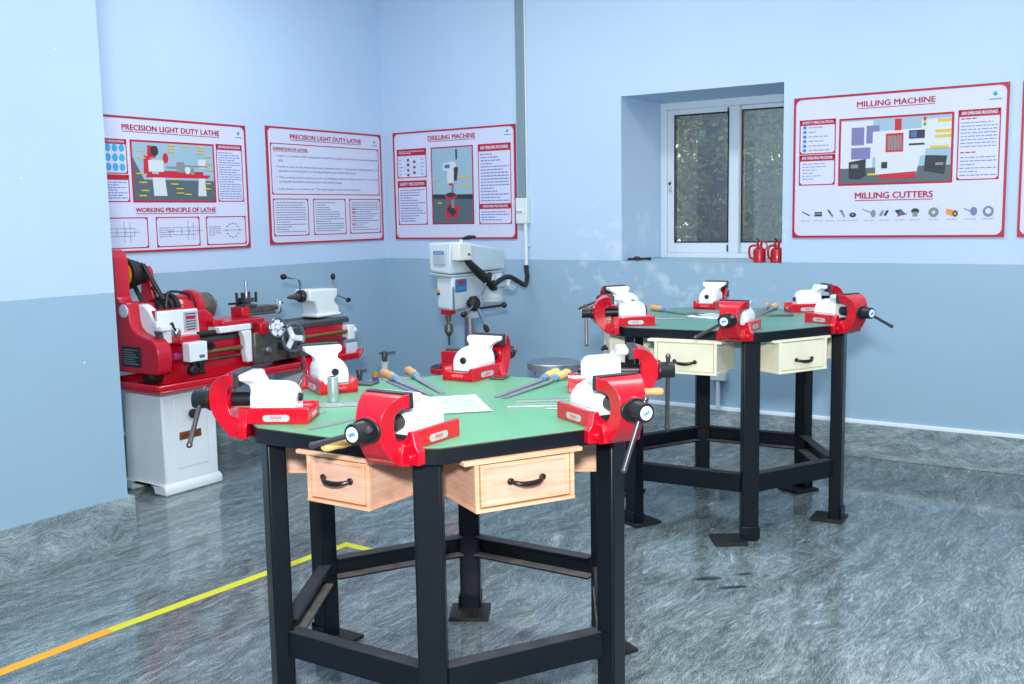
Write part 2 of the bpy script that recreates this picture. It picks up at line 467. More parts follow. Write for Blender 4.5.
def sash(x0, x1, y0, y1, zb, zt, gx0, gx1, gz0, gz1):
    s = MB(); s.box(x0, gx0, y0, y1, zb, zt).box(gx1, max(x1, gx1 + .001), y0, y1, zb, zt).box(gx0, gx1, y0, y1, zb, gz0).box(gx0, gx1, y0, y1, gz1, zt)
    so = s.build('sash', M_FRAME, win, bevel=.004, world=True)
    g = MB().box(gx0, gx1, y1 - .018, y1 - .012, gz0, gz1).build('glass_pane', M_GLASS, so, smooth=False, world=True)
    q = MB(); t = .008
    q.box(gx0, gx0 + t, y0 - .001, y1 - .018, gz0, gz1).box(gx1 - t, gx1, y0 - .001, y1 - .018, gz0, gz1)
    q.box(gx0, gx1, y0 - .001, y1 - .018, gz0, gz0 + t).box(gx0, gx1, y0 - .001, y1 - .018, gz1 - t, gz1)
    q.build('gasket', M_RUBBER, so, smooth=False, world=True)
    return so


gl = NT('window_glass'); nt = gl.t
tr = nt.nodes.new('ShaderNodeBsdfTransparent'); tr.inputs[0].default_value = (0.78, 0.78, 0.70, 1)
gs = nt.nodes.new('ShaderNodeBsdfGlossy'); gs.inputs['Roughness'].default_value = 0.03; gs.inputs['Color'].default_value = (0.9, 0.92, 0.95, 1)
mx = nt.nodes.new('ShaderNodeMixShader'); mx.inputs[0].default_value = 0.16
nt.links.new(tr.outputs[0], mx.inputs[1]); nt.links.new(gs.outputs[0], mx.inputs[2])
nt.links.new(mx.outputs[0], nt.nodes['Material Output'].inputs[0])
M_GLASS = gl.m
s1 = sash(2.10, 2.572, .603, .633, 1.175, 2.166, 2.150, 2.553, 1.246, 2.130)
s2 = sash(2.572, 3.09, .64, .67, 1.175, 2.166, 2.628, 3.03, 1.246, 2.138)
MB().box(2.555, 2.626, .600, .639, 1.175, 2.166).build('meeting_stile', M_FRAME, win, bevel=.004, world=True)
MB().box(2.112, 2.132, .596, .604, 1.60, 1.68).build('latch', M_CHROME, s1, bevel=.003, world=True)
MB().cyl((2.121, .597, 1.66), (2.121, .589, 1.66), .009, n=12).build('keyhole', M_BLACK, s1, world=True)
MB().box(2.544, 2.552, .596, .604, 2.10, 2.155).box(2.544, 2.552, .596, .604, 1.185, 1.23).build('brush_seal', M_RUBBER, s1, world=True)

# ------------------------------------------------------------------ trees outside the window
struct(MB().box(-16, 12, .75, 26, -0.6, -0.5).build('ground_outside', mat('outdoor_earth', (92, 98, 66), .95, var=.3, vscale=2), smooth=False))


def tree(name, label, x, y, h, seed, spread, mlist, nleaf):
    rnd = random.Random(seed); t = thing(name, label, 'tree', (x, y, -.5), 0, 'trees outside the window')
    tb = MB(); tips = []
    bend = [(rnd.uniform(-.2, .2), rnd.uniform(-.2, .2)) for _ in range(5)]
    pts = [(x + bend[i][0] * i * .4, y + bend[i][1] * i * .4, -.5 + h * i / 4) for i in range(5)]
    tb.tube(pts, [.14, .12, .1, .07, .03], 10)
    for i in range(18):
        z = rnd.uniform(.4, h * .95); base = Vector(pts[0]).lerp(Vector(pts[4]), z / h); a = rnd.uniform(0, 2 * pi); L = rnd.uniform(.6, 1.5) * spread
        e = base + Vector((cos(a) * L, sin(a) * L, rnd.uniform(.2, .9))); m = base.lerp(e, .5) + Vector((0, 0, .15))
        tb.tube([base, m, e], [.045, .03, .012], 6); tips += [m, e, base.lerp(e, .75)]
    tb.build('trunk', M_BARK, t, world=True)
    for mi_, part in enumerate(('foliage', 'young_foliage')):
        lf = MB()
        for i in range(nleaf if mi_ == 0 else nleaf // 3):
            c = rnd.choice(tips) + Vector((rnd.gauss(0, .32), rnd.gauss(0, .32), rnd.gauss(0, .32)))
            u = Vector((rnd.gauss(0, 1), rnd.gauss(0, 1), rnd.gauss(0, 1))).normalized(); v = u.orthogonal().normalized()
            s_ = rnd.uniform(.02, .04) * (1 + y / 14)
            lf.add([c - u * s_, c + v * s_ * .45, c + u * s_, c - v * s_ * .45], [(0, 1, 2, 3)])
        lo = lf.build(part, mlist[mi_], t, smooth=False, world=True); lo['kind'] = 'stuff'
    return t


tree('tree', 'dark leafy tree seen through the left window pane', 0.5, 5.4, 4.6, 3, .8, (M_LEAF, M_LEAF2), 9000)
tree('tree', 'leafy tree seen through the right window pane', -0.8, 9.0, 5.6, 5, 1.1, (M_LEAF, M_LEAF2), 13000)
tree('tree', 'dense tree standing behind the others outside the window', -2.3, 13.2, 6.0, 9, 1.3, (M_LEAF, M_LEAF2), 11000)
tree('tree', 'farthest dense tree outside the window', -3.4, 17.5, 7.0, 11, 1.6, (M_LEAF, M_LEAF2), 16000)

# ================================================================== WORKBENCHES
D30 = pi / 6


def EF(k):
    """frame of the bench edge between corners k-1 and k: outward normal, along-edge"""
    a = k * pi / 3 - D30
    return Vector((sin(a), -cos(a), 0)), Vector((cos(a), sin(a), 0))


def hexpts(Rt, cut, z):
    vs = [Vector((Rt * sin(k * pi / 3), -Rt * cos(k * pi / 3), z)) for k in range(6)]; out = []
    for k in range(6):
        p, a, b = vs[k], vs[k - 1], vs[(k + 1) % 6]
        out += [p + (a - p).normalized() * cut, p + (b - p).normalized() * cut]
    return out


def bench(label, loc, rz, H, Rt, rl, top_m, drawers, dm, de, zdraw, sz, trimlip, pads, hz=0.0, inset=True, dz=(0,) * 6):
    t = thing('workbench', label, 'workbench', (loc[0], loc[1], 0), rz, 'six sided fitting benches')
    MB().loft([hexpts(Rt, .045, H - .046), hexpts(Rt, .045, H - .003)]).build('apron', M_BENCH, t, bevel=.002)
    MB().loft([hexpts(Rt - .001, .045, H - .0032), hexpts(Rt - .001, .045, H - .0018)]).build('board_edge', M_EDGE, t, smooth=False)
    MB().loft([hexpts(Rt - .003, .045, H - .0022), hexpts(Rt - .003, .045, H)]).build('tabletop', top_m, t, smooth=False)
    hl = .0375
    for k in range(6):
        a = k * pi / 3; n = Vector((sin(a), -cos(a), 0)); e = Vector((cos(a), sin(a), 0)); c = n * (rl + .010)
        l = MB()
        # box section leg, slightly open seam line on the inner side
        l.obox(c + Vector((0, 0, (H - .046) / 2)), n, e, (0, 0, 1), .0275, hl, (H - .046) / 2)
        lo = l.build('leg', M_BENCH, t, bevel=.006)
        dx, dy = pads.get(k, (-.03, 0))
        f = MB(); pc = c + n * dx + e * dy
        f.obox(pc + Vector((0, 0, .0065)), n, e, (0, 0, 1), .075, .072, .0065)
        for q in range(9):
            f.obox(pc + e * (-.062 + q * .0155) + Vector((0, 0, .0135)), n, e, (0, 0, 1), .07, .0035, .0012)
        f.build('foot_plate', M_RUBBER, lo, bevel=.002)
        g = MB(); g.obox(c + n * (.0275 + .004) + Vector((0, 0, .04)), n, e, (0, 0, 1), .004, hl * 1.05, .027)
        g.obox(c + e * (hl + .004) + Vector((0, 0, .035)), n, e, (0, 0, 1), .022, .004, .022)
        g.build('weld_bracket', M_BENCH, lo, bevel=.002)
    ap = rl * cos(D30)
    for k in range(6):
        n, e = EF(k); L = rl / 2 - hl * .9; sz_ = sz; sz = (sz[0] + dz[k], sz[1] + dz[k])
        def xf(p, n=n, e=e): return n * p.x + e * p.y + Vector((0, 0, p.z))
        s = MB(xf); o = ap + .022
        s.box(o - .005, o, -L, L, sz[0], sz[1], 0)
        s.box(o - .05, o - .005, -L, L, sz[1] - .006, sz[1], 0)
        s.box(o - .05, o - .005, -L, L, sz[0], sz[0] + .006, 0)
        s.box(o - .05, o - .006, -L, L, sz[0] + .006, sz[0] + .0068, 1)
        s.box(o - .046, o - .004, -L, L, sz[1], sz[1] + .0008, 2)
        s.build('stretcher', [M_BENCH, M_DUST, M_DUST2], t); sz = sz_
    for k in range(6):
        n, e = EF(k); e0, e1, nf = drawers.get(k, (-.145, .14, .555 if Rt < .635 else .575)); z0, z1 = zdraw
        def xf(p, n=n, e=e): return n * p.x + e * p.y + Vector((0, 0, p.z))
        d = MB(xf)
        back = max(.33, 0)
        d.box(back, nf - .014, e0 + .006, e1 - .006, z0 + .006, z1, 0)
        d.box(back - .004, nf + .003, e0, e1, z0, z0 + .009, 1)                     # bottom board edge
        d.box(nf - .014, nf, e0, e0 + .012, z0 + .009, z1, 1); d.box(nf - .014, nf, e1 - .012, e1, z0 + .009, z1, 1)
        do = d.build('drawer', [dm, de], t, bevel=.0012)
        b = MB(xf); b.box(back, nf + trimlip, e0 - .032, e1 + .022, z1, z1 + .011); b.build('drawer_top_board', de, do, bevel=.0012)
        b = MB(xf)
        iz0, iz1, i0, i1 = z0 + .014, z1 - .004, e0 + .016, e1 - .016
        b.box(nf - .014, nf - .003, i0, i1, iz0, iz1, 0)
        tt = .011
        if inset: b.box(nf - .004, nf + .001, i0, i0 + tt, iz0, iz1, 1).box(nf - .004, nf + .001, i1 - tt, i1, iz0, iz1, 1)
        if inset: b.box(nf - .004, nf + .001, i0 + tt, i1 - tt, iz0, iz0 + tt, 1).box(nf - .004, nf + .001, i0 + tt, i1 - tt, iz1 - tt, iz1, 1)
        b.build('drawer_front', [dm, de], do, bevel=.0012)
        h = MB(xf); em = (e0 + e1) / 2; zm = (z0 + z1) / 2 + .008 + hz; pts = []; rr = []
        for i in range(15):
            u = -1 + i / 7; pts.append((nf + .004 + .019 * (1 - abs(u) ** 3.5), em + u * .046, zm - .007 * (1 - u * u))); rr.append(.0050 + .0025 * (1 - u * u))
        h.tube(pts, rr, 10)
        for sg in (-1, 1):
            h.ball((nf + .004, em + sg * .047, zm + .001), .010, 8, sx=.55, sz=.9)
        h.build('handle', M_HANDLE, do)
    return t


T1 = dict(loc=(3.3406, -3.6003), rz=0.545, H=0.88, Rt=0.6303, rl=0.5441)
T2 = dict(loc=(3.3306, -1.3691), rz=0.5942, H=0.942, Rt=0.645, rl=0.5395)
bench('hexagonal black steel workbench in front, green top and unpainted wooden drawers', top_m=M_GREEN,
      drawers={0: (-.08, .139, .551), 1: (-.181, .113, .558), 2: (-.145, .14, .50)}, dm=M_PLY, de=M_PLYE, zdraw=(.698, .826), sz=(.197, .270), trimlip=.006, pads={2: (-.03, -.075), 3: (-.05, 0)}, dz=(0, 0, 0, .020, .020, .010), **T1)
bench('hexagonal black steel workbench behind, green top and cream painted drawers', top_m=M_GREEN2,
      drawers={0: (-.125, .163, .602), 1: (-.196, .093, .570), 2: (-.145, .14, .50)}, dm=M_CREAM, de=M_CREAM2, zdraw=(.750, .888), sz=(.215, .295), trimlip=.0, pads={0: (.02, -.095)}, hz=-.022, inset=False, **T2)


# ================================================================== VISES
def squiggle(mb, mp, L, h, n=5, th=.0009, mi=None):
    pts = [mp(-L / 2 + L * i / 24, h * .5 * sin(i * n * 2 * pi / 24) * (1 - .4 * sin(i * .9))) for i in range(25)]
    mb.tube(pts, th, 5, mi)


def make_vise():
    t = thing('bench_vise', '', 'vise')
    m = MB()
    secs = [((0.0, -.037), (0.0, .016), .046), ((.034, -.039), (.034, .017), .046), ((.058, -.032), (.046, .020), .044), ((.082, -.012), (.054, .028), .042),
            ((.102, .017), (.058, .044), .039), ((.114, .047), (.060, .060), .038), ((.115, .076), (.060, .075), .039), ((.108, .101), (.058, .090), .042),
            ((.093, .122), (.052, .102), .048), ((.070, .137), (.044, .108), .058), ((.052, .142), (.041, .109), .066), ((.032, .144), (.032, .108), .067)]
    rings = []
    for (o, i, h) in secs:
        rings.append([(o[0], -h, o[1]), (o[0], h, o[1]), (i[0], h, i[1]), (i[0], -h, i[1])])
    m.loft(rings)
    # boss swelling around the spindle
    m.rev((.10, 0, .062), (.119, 0, .062), [(0, .036), (.6, .036), (1, .032)], 28)
    m.rev((.056, 0, .062), (.080, 0, .062), [(0, .027), (.15, .031), (1, .034)], 28)
    # channel shaped base and drop lip over the bench edge
    m.box(-.178, .004, -.064, .064, 0, .012)
    for sg in (-1, 1):
        m.prism([(sg * .065, 0), (sg * .065, .043), (sg * .062, .046), (sg * .053, .046), (sg * .048, .036), (sg * .048, 0)], 'x', -.178, .006)
        m.cyl((.020, sg * .058, -.018), (.034, sg * .058, -.018), .009, n=14)
    m.prism([(-.05, 0), (.05, 0), (.05, .034), (.03, .030), (-.03, .030), (-.05, .034)], 'x', -.178, -.164)
    hp_ = [(.083, -.038), (.083, -.004), (.072, .010), (.067, .038), (.060, .046), (.050, .046), (.044, .030), (.030, .018)]
    m.prism(hp_ + [(-a, z) for a, z in reversed(hp_)], 'x', -.004, .022)
    m.prism([(0, -.038), (.036, -.040), (.058, -.034), (.062, -.015), (.050, .014), (0, .018)], 'y', -.058, .058)
    m.build('body', M_RED, t, bevel=.004, seg=3)
    MB().box(-.163, .0, -.047, .047, .012, .030).build('slideway', M_PLATE, t, bevel=.002)
    # moving jaw: rounded body, neck and wide jaw
    j = MB(); rings = []
    for u, wd, top in ((-.136, .045, .090), (-.132, .049, .099), (-.124, .051, .108), (-.108, .052, .114), (-.045, .052, .117), (-.016, .051, .116), (-.009, .048, .112), (-.006, .044, .106)):
        s = top - .052; r_ = [(u, -wd, .026), (u, -wd, .050)]
        for q in range(1, 12):
            a = pi * q / 12; r_.append((u, -wd * cos(a), .052 + s * sin(a) ** .85))
        r_ += [(u, wd, .050), (u, wd, .026)]; rings.append(r_)
    j.loft(rings)
    rings = []
    for z, ub, uf, h in ((.085, -.068, -.008, .036), (.098, -.058, -.007, .037), (.108, -.046, -.005, .040), (.114, -.036, .004, .046), (.120, -.030, .010, .056), (.125, -.024, .016, .063), (.134, -.021, .017, .065), (.139, -.016, .017, .065), (.141, -.010, .015, .062)):
        rings.append([(ub, -h, z), (ub, h, z), (uf, h, z), (uf, -h, z)])
    j.loft(rings)
    j.build('moving_jaw', M_WHITE, t, bevel=.004, seg=3)
    for sg in (-1, 1): MB().box(-.120, -.014, sg * .0515 - .0012, sg * .0515 + .0012, .0495, .0515).build('jaw_groove', mat('groove_grey', (150, 165, 175), .5), t, smooth=False)
    MB().box(.0175, .0345, -.067, .067, .106, .146).box(.0345, .046, -.062, .062, .1435, .1465).build('jaw_plate', M_PLATE, t, bevel=.002)
    MB().cyl((-.008, 0, .062), (.056, 0, .062), .0205, n=28).build('spindle_sleeve', M_BLACK, t, bevel=.002)
    nb = MB(); nb.rev((-.130, 0, .067), (-.147, 0, .067), [(0, .012), (.8, .012), (1, .009)], 18); nb.build('spindle_nut', M_BLACK, t)
    fl = MB(); poly = []
    for i in range(36):
        a = 2 * pi * i / 36; r_ = .0325 + .0125 * abs(cos(a)) ** 4
        poly.append((r_ * cos(a), .062 + r_ * sin(a)))
    fl.prism(poly, 'x', .116, .125)
    fo = fl.build('flange', M_BLACK, t, bevel=.002)
    bo = MB().rev((.122, 0, .062), (.171, 0, .062), [(0, .0285), (.12, .0262), (.93, .0262), (1, .0245)], 32).build('screw_head', M_BLACK, t)
    MB().rev((.169, 0, .062), (.1722, 0, .062), [(0, .0188), (1, .0183)], 28).build('badge', M_BADGE, bo)
    q = MB(); squiggle(q, lambda a, z: (.1726, a * .9, .062 + z + a * .25), .022, .011, 3, .0014); q.build('badge_script', M_BLUE, bo)
    for sg in (-1, 1):
        cap = [(-.085 + .029 * c_ + .0095 * cos(a), .017 + .0095 * sin(a)) for c_, rng in ((1, range(-4, 5)), (-1, range(4, 13))) for a in [i * pi / 8 for i in rng]]
        npl = MB(); npl.prism(cap, 'y', sg * .0645, sg * .0662); no = npl.build('nameplate', M_SILVER, t)
        q = MB(); squiggle(q, lambda a, z, sg=sg: (-.085 + a, sg * .0664, .0185 + z), .034, .006, 6, .0010)
        squiggle(q, lambda a, z, sg=sg: (-.085 + a, sg * .0664, .012 + z), .026, .001, 3, .0005); q.build('nameplate_script', M_SCRIPT, no)
    q = MB(); squiggle(q, lambda a, z: (-.1785, a, .018 + z), .05, .010, 6, .0016); q.build('cast_script', mat('cast_pink', (226, 120, 130), .4), t)
    hb = MB(); P0 = Vector((.150, 0, .062))
    hb.cyl(P0 + Vector((0, 0, .030)), P0 + Vector((0, 0, -.158)), .0072, n=14)
    ho = hb.build('handle', M_DKSTEEL2, t, origin=P0)
    for za, zb_ in ((.042, .027), (-.164, -.150)):
        o = MB().rev(P0 + Vector((0, 0, za)), P0 + Vector((0, 0, zb_)), [(0, .006), (.3, .0088), (.7, .0088), (1, .0065)], 14).build('handle_knob', M_DKSTEEL2, ho, origin=P0)
        o.location = (0, 0, 0)
    return t


M_DKSTEEL2 = mat('dark_handle_steel', (104, 102, 102), 0.3, metal=0.75, var=0.15)
VP = make_vise()
used = [False]


def place_vise(T, k, label, ang, slide=0.0, ev=.235, dn=0.0, hs=1.0):
    n, e = EF(k); ap = T['Rt'] * cos(D30)
    p = n * (ap + dn) + e * ev
    c, s = cos(T['rz']), sin(T['rz'])
    loc = (T['loc'][0] + c * p.x - s * p.y, T['loc'][1] + s * p.x + c * p.y, T['H'] + .0005)
    rz = T['rz'] + k * pi / 3 - D30 - pi / 2
    if not used[0]:
        o = VP; o.location = loc; o.rotation_euler = (0, 0, rz); o['label'] = label; o['group'] = 'bench vises on the hexagonal benches'; used[0] = True
    else: o = dup(VP, loc, rz, label, 'bench vises on the hexagonal benches')
    if T is T2: o.scale = (.955, .955, .955)
    for ch in o.children:
        if ch.name.split('.')[0] == 'handle':
            ch.scale = (1, 1, hs); a = R(ang); ch.rotation_euler = (a, 0, 0); ch.location = Vector((.150, 0, .062)) + Vector((0, sin(a), -cos(a))) * slide
    return o


place_vise(T1, 0, 'red and white vise on the near corner of the wooden-drawer bench', -73)
place_vise(T1, 1, 'red and white vise on the right corner of the wooden-drawer bench, handle slanting down', -20.7)
place_vise(T1, 2, 'red and white vise behind the right-corner vise of the wooden-drawer bench', 8.4, 0.0, hs=1.28)
place_vise(T1, 3, 'red and white vise on the far wooden-drawer bench corner, before the drill press', 75)
place_vise(T1, 4, 'red and white vise on the wooden-drawer bench, just behind the aluminium tube', 30)
place_vise(T1, 5, 'red and white vise on the left corner of the wooden-drawer bench, before the lathe', 46)
place_vise(T2, 0, 'red and white vise on the near corner of the cream-drawer bench', -60, ev=.235, dn=.006)
place_vise(T2, 1, 'red and white vise on the right corner of the cream-drawer bench', 66, .02, ev=.205, dn=-.004)
place_vise(T2, 2, 'red and white vise behind the right-corner vise of the cream-drawer bench', -60, dn=-.018)
place_vise(T2, 3, 'red and white vise on the far corner of the cream-drawer bench', 60, ev=.234, dn=-.008)
place_vise(T2, 4, 'red and white vise mostly hidden behind the left vise of the cream-drawer bench', 75)
place_vise(T2, 5, 'red and white vise at the left corner of the cream-drawer bench, nearest the viewer there', 10, ev=.245, dn=-.006)


# ================================================================== TOOLS ON THE BENCHES
def file_tool(label, butt, ferr, tip, z, hm=M_WOODH, width=.024, hr=.017, ferrm=M_FERR, tilt=0.0):
    """wooden handled flat file lying on a bench"""
    B = Vector((butt[0], butt[1], z)); E = Vector((tip[0], tip[1], z)); d = (E - B); L = d.length; rz = math.atan2(d.y, d.x)
    t = thing('hand_file', label, 'file', B, rz, 'hand files on the benches')
    Lh = (Vector((ferr[0], ferr[1], z)) - B).length
    h = MB().rev((0, 0, hr), (Lh, 0, hr * .8), [(0, hr * .55), (.04, hr * .85), (.15, hr), (.4, hr * .86), (.6, hr * .95), (.85, hr * .72), (1, hr * .62)], 18)
    h.build('handle', hm, t)
    MB().rev((Lh - .028, 0, hr * .83), (Lh + .002, 0, hr * .8), [(0, hr * .8), (.2, hr * .76), (1, hr * .66)], 16).build('ferrule', ferrm, t)
    b = MB(); x0 = Lh + .035; hw = width / 2; th = .005
    b.loft([[(Lh, -.004, hr * .8 - th / 2), (Lh, .004, hr * .8 - th / 2), (Lh, .004, hr * .8 + th / 2), (Lh, -.004, hr * .8 + th / 2)],
            [(x0, -hw, .004), (x0, hw, .004), (x0, hw, .004 + th), (x0, -hw, .004 + th)],
            [(L - .05, -hw * .95, .0008), (L - .05, hw * .95, .0008), (L - .05, hw * .95, .0055), (L - .05, -hw * .95, .0055)],
            [(L, -hw * .72, .0006), (L, hw * .72, .0006), (L, hw * .72, .0040), (L, -hw * .72, .0040)]])
    b.build('blade', M_FILE, t, bevel=.0006)
    return t


H1, H2 = T1['H'], T2['H']
file_tool('file with brown wooden handle at far left of the wooden-drawer bench, farther left of two', (2.800, -3.291), (2.93, -3.366), (3.2, -3.516), H1)
file_tool('file with brown wooden handle and white butt, nearer the drill press of two together', (2.842, -3.201), (2.955, -3.281), (3.218, -3.475), H1)
file_tool('file with pale yellow handle pointing at the far edge, left one of the crossed pair', (3.360, -2.99), (3.375, -3.105), (3.409, -3.448), H1, M_WOODY, .022)
file_tool('file with pale yellow handle pointing at the far edge, right one of the crossed pair', (3.402, -2.985), (3.412, -3.10), (3.441, -3.452), H1, M_WOODY, .022)
file_tool('yellow handled file in front of the far right vise of the cream-drawer bench', (3.40, -.83), (3.398, -.93), (3.452, -1.276), H2, M_WOODY)
file_tool('second yellow handled file beside it at the far edge of the cream-drawer bench', (3.345, -.80), (3.365, -.90), (3.43, -1.20), H2, M_WOODH)
file_tool('wooden handled file lying at the left side of the cream-drawer bench', (2.845, -1.18), (2.94, -1.227), (3.205, -1.362), H2)


def gap_file(T, k, label, n0, n1, e0, e1, hm=M_WOODY):
    n, e = EF(k); c, s = cos(T['rz']), sin(T['rz'])
    def wl(a, b):
        p = n * a + e * b; return (T['loc'][0] + c * p.x - s * p.y, T['loc'][1] + s * p.x + c * p.y)
    B = wl(n1, e1); fx = wl(n1 + (n0 - n1) * .4, e1 + (e0 - e1) * .4); E = wl(n0, e0)
    return file_tool(label, B, fx, E, T['H'], hm, ferrm=M_STEEL, hr=.0135)


gap_file(T1, 5, 'file lying behind the left-corner vise with its yellow handle past the edge', .36, .635, .135, .147)
gap_file(T1, 0, 'file beside the near-corner vise, yellow handle sticking out past the bench edge', .42, .690, .148, .114)
gap_file(T1, 2, 'file whose orange wooden handle sticks out behind the right-corner vise', .40, .668, .13, .10, M_WOODH)
gap_file(T2, 5, 'file lying behind the left vise of the cream-drawer bench, wooden handle past the edge', .37, .655, .15, .15, M_WOODH)


def bar(name, label, cat, a, b, z, wd, th, m, rounded=False, group=None):
    A = Vector((a[0], a[1], z)); Bv = Vector((b[0], b[1], z)); d = Bv - A; L = d.length; u = d.normalized(); v = Vector((-u.y, u.x, 0))
    mb = MB(lambda p: A + u * p.x + v * p.y + Vector((0, 0, p.z + .0005)))
    if rounded: mb.cyl((0, 0, th / 2), (L, 0, th / 2), th / 2, n=12)
    else: mb.loft([[(0, -wd * .36, 0), (0, wd * .36, 0), (0, wd * .36, th), (0, -wd * .36, th)], [(.02, -wd / 2, 0), (.02, wd / 2, 0), (.02, wd / 2, th), (.02, -wd / 2, th)], [(L, -wd / 2, 0), (L, wd / 2, 0), (L, wd / 2, th), (L, -wd / 2, th)]])
    o = mb.build(name, m, bevel=.0007, origin=A); return tag(o, label, cat, group)


bar('flat_file', 'flat grey file without a handle, behind the right-corner vise, pointing left', 'file', (3.504, -3.485), (3.715, -3.315), H1, .024, .006, M_FILE)
bar('scriber_rod', 'thin bright rod lying just in front of the flat grey file', 'rod', (3.535, -3.572), (3.69, -3.462), H1, .004, .004, M_STEEL, True)
bar('scriber_rod', 'shorter thin bright rod half hidden by the right-corner vise', 'rod', (3.655, -3.547), (3.712, -3.503), H1, .004, .004, M_STEEL, True)
bar('steel_rule', 'grey steel rule lying between the left and near vises of the wooden-drawer bench', 'ruler', (3.238, -4.102), (3.255, -3.86), H1, .022, .0015, M_FILE)
bar('steel_bar', 'grey steel bar lying behind the left vise, at the foot of the aluminium tube', 'bar', (3.010, -3.861), (3.19, -3.69), H1, .014, .012, M_FILE)
bar('hacksaw_blade', 'long bluish steel blade lying beside the brown handled files', 'blade', (2.885, -3.361), (3.16, -3.526), H1, .022, .003, mat('blued_steel', (120, 130, 160), .4, metal=.5))
bar('steel_bar', 'dark steel bar lying in front of the rear right vise of the cream-drawer bench', 'bar', (3.487, -1.249), (3.61, -1.18), H2, .016, .010, M_DKSTEEL2)
bar('steel_bar', 'grey steel bar beside the left vise of the cream-drawer bench', 'bar', (3.062, -1.585), (3.195, -1.499), H2, .016, .008, M_FILE)


def slab(name, label, cat, pts, z, th, m):
    c = Vector((sum(p[0] for p in pts) / len(pts), sum(p[1] for p in pts) / len(pts), z))
    mb = MB().prism(pts, 'z', z + .0004, z + .0004 + th); o = mb.build(name, m, bevel=min(.001, th * .3), origin=c); return tag(o, label, cat)


slab('steel_plate', 'small dark steel plate on the bench right of the back left vise', 'plate', [(2.842, -3.478), (2.822, -3.412), (2.880, -3.400), (2.900, -3.466)], H1, .006, M_DKSTEEL2)
slab('steel_plate', 'small dark steel plate lying beside the far-corner vise', 'plate', [(3.179, -3.159), (3.169, -3.098), (3.213, -3.080), (3.236, -3.150)], H1, .006, M_DKSTEEL2)
slab('steel_plate', 'small dark piece of steel near the far vise on the cream-drawer bench', 'plate', [(3.08, -1.28), (3.08, -1.25), (3.175, -1.255), (3.172, -1.285)], H2, .006, M_DKSTEEL2)


def paper(label, A, B, wdt, z):
    A = Vector((A[0], A[1], z)); B = Vector((B[0], B[1], z)); u = (B - A).normalized(); L = (B - A).length; v = Vector((u.y, -u.x, 0))
    if v.y > 0: v = -v
    mp = lambda p: A + u * p.x + v * p.y + Vector((0, 0, p.z))
    t = thing('paper_sheet', label, 'paper', (A + B) / 2 + v * wdt / 2)
    mb = MB(mp); rows = []
    for i in range(9):
        x = L * i / 8; lift = .0005 + .0025 * (1 if i in (0, 8) else 0)
        rows.append([(x, 0, lift), (x, wdt, lift), (x, wdt, lift + .0004), (x, 0, lift + .0004)])
    mb.loft(rows).build('sheet', M_PAPER, t, world=True)
    ink = MB(mp); rnd = random.Random(4)
    for i in range(22):
        x = L * .08 + i * L * .038; ink.box(x, x + .003, wdt * .1, wdt * rnd.uniform(.5, .92), .0032, .0034)
    ink.build('printed_text', M_INK, t, smooth=False, world=True)


paper('printed white paper sheet lying in the middle of the wooden-drawer bench', (3.329, -3.447), (3.534, -3.645), .21, H1)
paper('white paper sheet lying behind the near vise of the cream-drawer bench', (3.205, -1.215), (3.40, -1.29), .19, H2)

t = thing('aluminium_tube', 'short upright aluminium tube standing in front of the back left vise', 'tube', (2.989, -3.746, H1))
MB().rev((2.989, -3.746, H1 + .0005), (2.989, -3.746, H1 + .08), [(0, .0165), (.02, .017), (.98, .017), (1, .0155)], 28).build('tube_wall', mat('aluminium', (196, 206, 212), .3, metal=.7), t, world=True)
MB().rev((2.989, -3.746, H1 + .079), (2.989, -3.746, H1 + .0805), [(0, .011), (1, .011)], 20).build('bore', M_PLATE, t, world=True)

# ================================================================== POSTERS
def poster(wall, label, a0, a1, z0, z1, fill, frame_w=.012):
    if wall == 'back': mp3 = lambda a, z, d: Vector((a, -d, z)); loc = ((a0 + a1) / 2, 0, z0)
    else: mp3 = lambda a, z, d: Vector((d, a, z)); loc = (0, (a0 + a1) / 2, z0)
    t = thing('poster', label, 'poster', loc, 0, 'workshop training posters')
    def bx(p): return mp3(p.x, p.y, p.z)
    MB(bx).box(a0 + .003, a1 - .003, z0 + .003, z1 - .003, .001, .010).build('board', M_BOARD, t, world=True)
    b = MB(bx); f = frame_w
    b.box(a0, a1, z0, z0 + f, .001, .0135).box(a0, a1, z1 - f, z1, .001, .0135).box(a0, a0 + f, z0 + f, z1 - f, .001, .0135).box(a1 - f, a1, z0 + f, z1 - f, .001, .0135)
    c = .035
    for (ca, cz, sa, sz) in ((a0 + f, z0 + f, 1, 1), (a1 - f, z0 + f, -1, 1), (a0 + f, z1 - f, 1, -1), (a1 - f, z1 - f, -1, -1)):
        arc = [(ca + sa * c * (1 - cos(q * pi / 12)), cz + sz * c * (1 - sin(q * pi / 12))) for q in range(7)]
        b.prism([(ca, cz)] + arc, 'z', .001, .0135)
    b.build('border', M_PRED, t, smooth=False, world=True)
    if fill: fill(P_(t, mp3))
    return t


